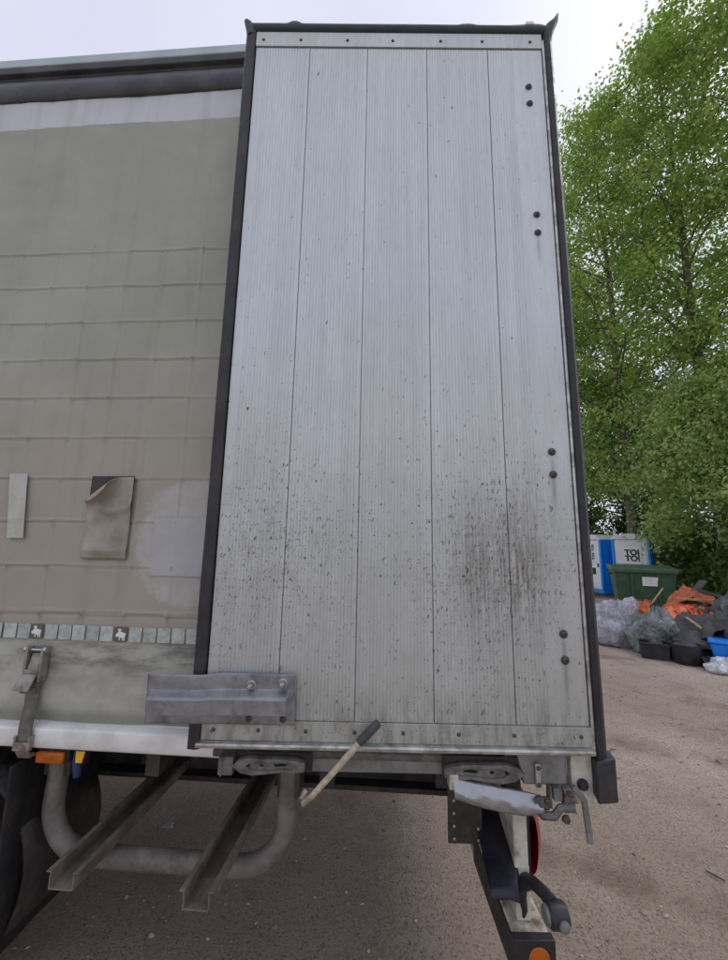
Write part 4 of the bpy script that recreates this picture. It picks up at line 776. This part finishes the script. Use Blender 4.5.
def tree(name, label, base, H, r0, lo, prof, nb, nleaf, lsize, lmat, seed, rise=.9, lean=(0, 0), group='trees behind the yard', sig=.32, cat='tree', ntw=7):
    rng = np.random.default_rng(seed); t = thing(name, label, cat, base, 0, group)
    tk = [Vector((lean[0] * q * H + .22 * r0 * 4 * noise.noise((q * 3, seed, 0)), lean[1] * q * H + .9 * r0 * noise.noise((q * 3, 0, seed)), q * H)) for q in [i / 14 for i in range(15)]]
    MB().tube([p - Vector((0, 0, .15)) if i == 0 else p for i, p in enumerate(tk)], [max(.012, r0 * (1 - .93 * i / 14)) * (1.35 if i == 0 else 1) for i in range(15)], 10).build('trunk', M['bark'], t)
    lm = MB(); pts = []
    for k in range(nb):
        q = lo + (0.985 - lo) * ((k + .5) / nb) ** .9; a = k * 2.39996 + rng.uniform(-.5, .5); Rr = prof((q - lo) / (1 - lo)) * rng.uniform(.65, 1.15)
        i = q * 14; i0 = min(int(i), 13); p0 = tk[i0].lerp(tk[i0 + 1], i - i0); dr = Vector((math.cos(a), math.sin(a), 0)); ris = rise * rng.uniform(.6, 1.3)
        path = [p0 + dr * Rr * s + Vector((0, 0, Rr * ris * (s - .28 * s * s * s) - .05 * Rr * s * s)) + Vector((rng.normal(), rng.normal(), rng.normal())) * .06 * Rr * s for s in (0, .3, .6, .85, 1.0)]
        rb = max(.012, r0 * (1 - .9 * q) * .42); lm.tube(path, [rb, rb * .75, rb * .5, rb * .3, .006], 5, False)
        for w in range(ntw):
            s = .25 + .75 * (w + rng.uniform(0, 1)) / ntw; ii = min(int(s * 4), 3); pp = path[ii].lerp(path[ii + 1], s * 4 - ii)
            dv = Vector((rng.normal(), rng.normal(), rng.normal() * .6 + .25)).normalized() * Rr * rng.uniform(.18, .42); pe = pp + dv
            lm.tube([pp, pp + dv * .5 + Vector((0, 0, .03)), pe], [rb * .25 + .004, .006, .004], 4, False)
            m = max(3, int(nleaf / (nb * ntw) * (.6 + Rr / max(.1, prof(.4)) * .4) * (.25 + 1.9 * rng.uniform(0, 1) ** 1.6))); f = rng.uniform(.25, 1.1, m)[:, None]
            pts.append(np.array(pp)[None] + np.array(dv)[None] * f + rng.normal(size=(m, 3)) * sig * np.array([1, 1, .75]))
    lm.build('limbs', M['bark'], t)
    link('crown', leaf_mesh('crown', np.concatenate(pts), lsize, lmat, rng), t); return t
conic = lambda r: (lambda q: r * (0.25 + .75 * math.sin(min(1, q * 1.25 + .12) * math.pi * .55)) * (1 - q ** 3 * .8))
dome = lambda r: (lambda q: r * (1.0 - .75 * q ** 1.6))
full = lambda r: (lambda q: r * (0.55 + .45 * math.sin(min(1, q * 1.3 + .1) * math.pi)) * (1 - max(0, q - .80) ** 1.2 * 4.0))
tree('poplar_tree', 'tall airy poplar whose pointed top rises highest in the gap of sky', (12.5, 12.1, 0), 23.4, .24, .16, conic(3.0), 72, 33000, .16, M['leaf_a'], 11, 1.15, sig=.36)
tree('poplar_tree', 'tall poplar with drooping shoulder next to the trailer door top', (11.35, 14.9, 0), 23.0, .22, .14, full(3.9), 80, 42000, .16, M['leaf_a'], 23, .85, sig=.38)
tree('poplar_tree', 'tall poplar running out of the picture at the upper right corner', (13.6, 9.7, 0), 25.0, .25, .12, conic(2.8), 72, 34000, .16, M['leaf_a'], 37, 1.1, sig=.36)
tree('poplar_tree', 'poplar farther back filling the gap low beside the trailer door', (11.2, 18.4, 0), 17.0, .2, .1, conic(3.8), 60, 26000, .19, M['leaf_a'], 51, .9)
tree('maple_tree', 'bushy pale green maple overhanging the portable toilets', (12.1, 16.0, 0), 9.6, .15, .30, dome(3.2), 46, 30000, .14, M['leaf_b'], 61, .45, sig=.3)
tree('maple_tree', 'bushy maple with drooping leaves above the waste container', (11.35, 10.95, 0), 7.1, .14, .24, dome(2.6), 44, 30000, .13, M['leaf_b'], 73, .35, sig=.28)
tree('maple_tree', 'bushy maple at the right edge of the picture above the heap', (12.0, 8.9, 0), 7.6, .15, .18, dome(2.7), 44, 26000, .13, M['leaf_b'], 87, .4, sig=.28)
for k, (x, y, h, r) in enumerate(((10.4, 18.4, 3.8, 2.0), (13.2, 16.9, 3.8, 2.2))):
    tree('shrub', ['tall shrub behind the first portable toilet by the trailer door', 'tall shrub behind the lettered portable toilet'][k], (x, y, 0), h, .04, .05, dome(r), 30, 9000, .15, M['leaf_c'], 140 + k, .7, group='shrubs under the trees', sig=.25, cat='shrub', ntw=6)
for k, (x, y, h, r) in enumerate(((10.6, 9.6, 1.5, 1.1), (11.6, 11.6, 2.2, 1.4), (12.8, 13.6, 2.6, 1.6), (9.6, 7.5, 1.3, .9))):
    tree('shrub', ['low dark shrub just behind the waste container', 'dark shrub in the shade under the overhanging maple', 'dark shrub farther back between the tree trunks', 'low dark shrub behind the foam roll at the right edge'][k], (x, y, 0), h, .03, .05, dome(r), 26, 6500, .13, M['leaf_c'], 100 + k, .7, group='shrubs under the trees', sig=.2, cat='shrub', ntw=5)
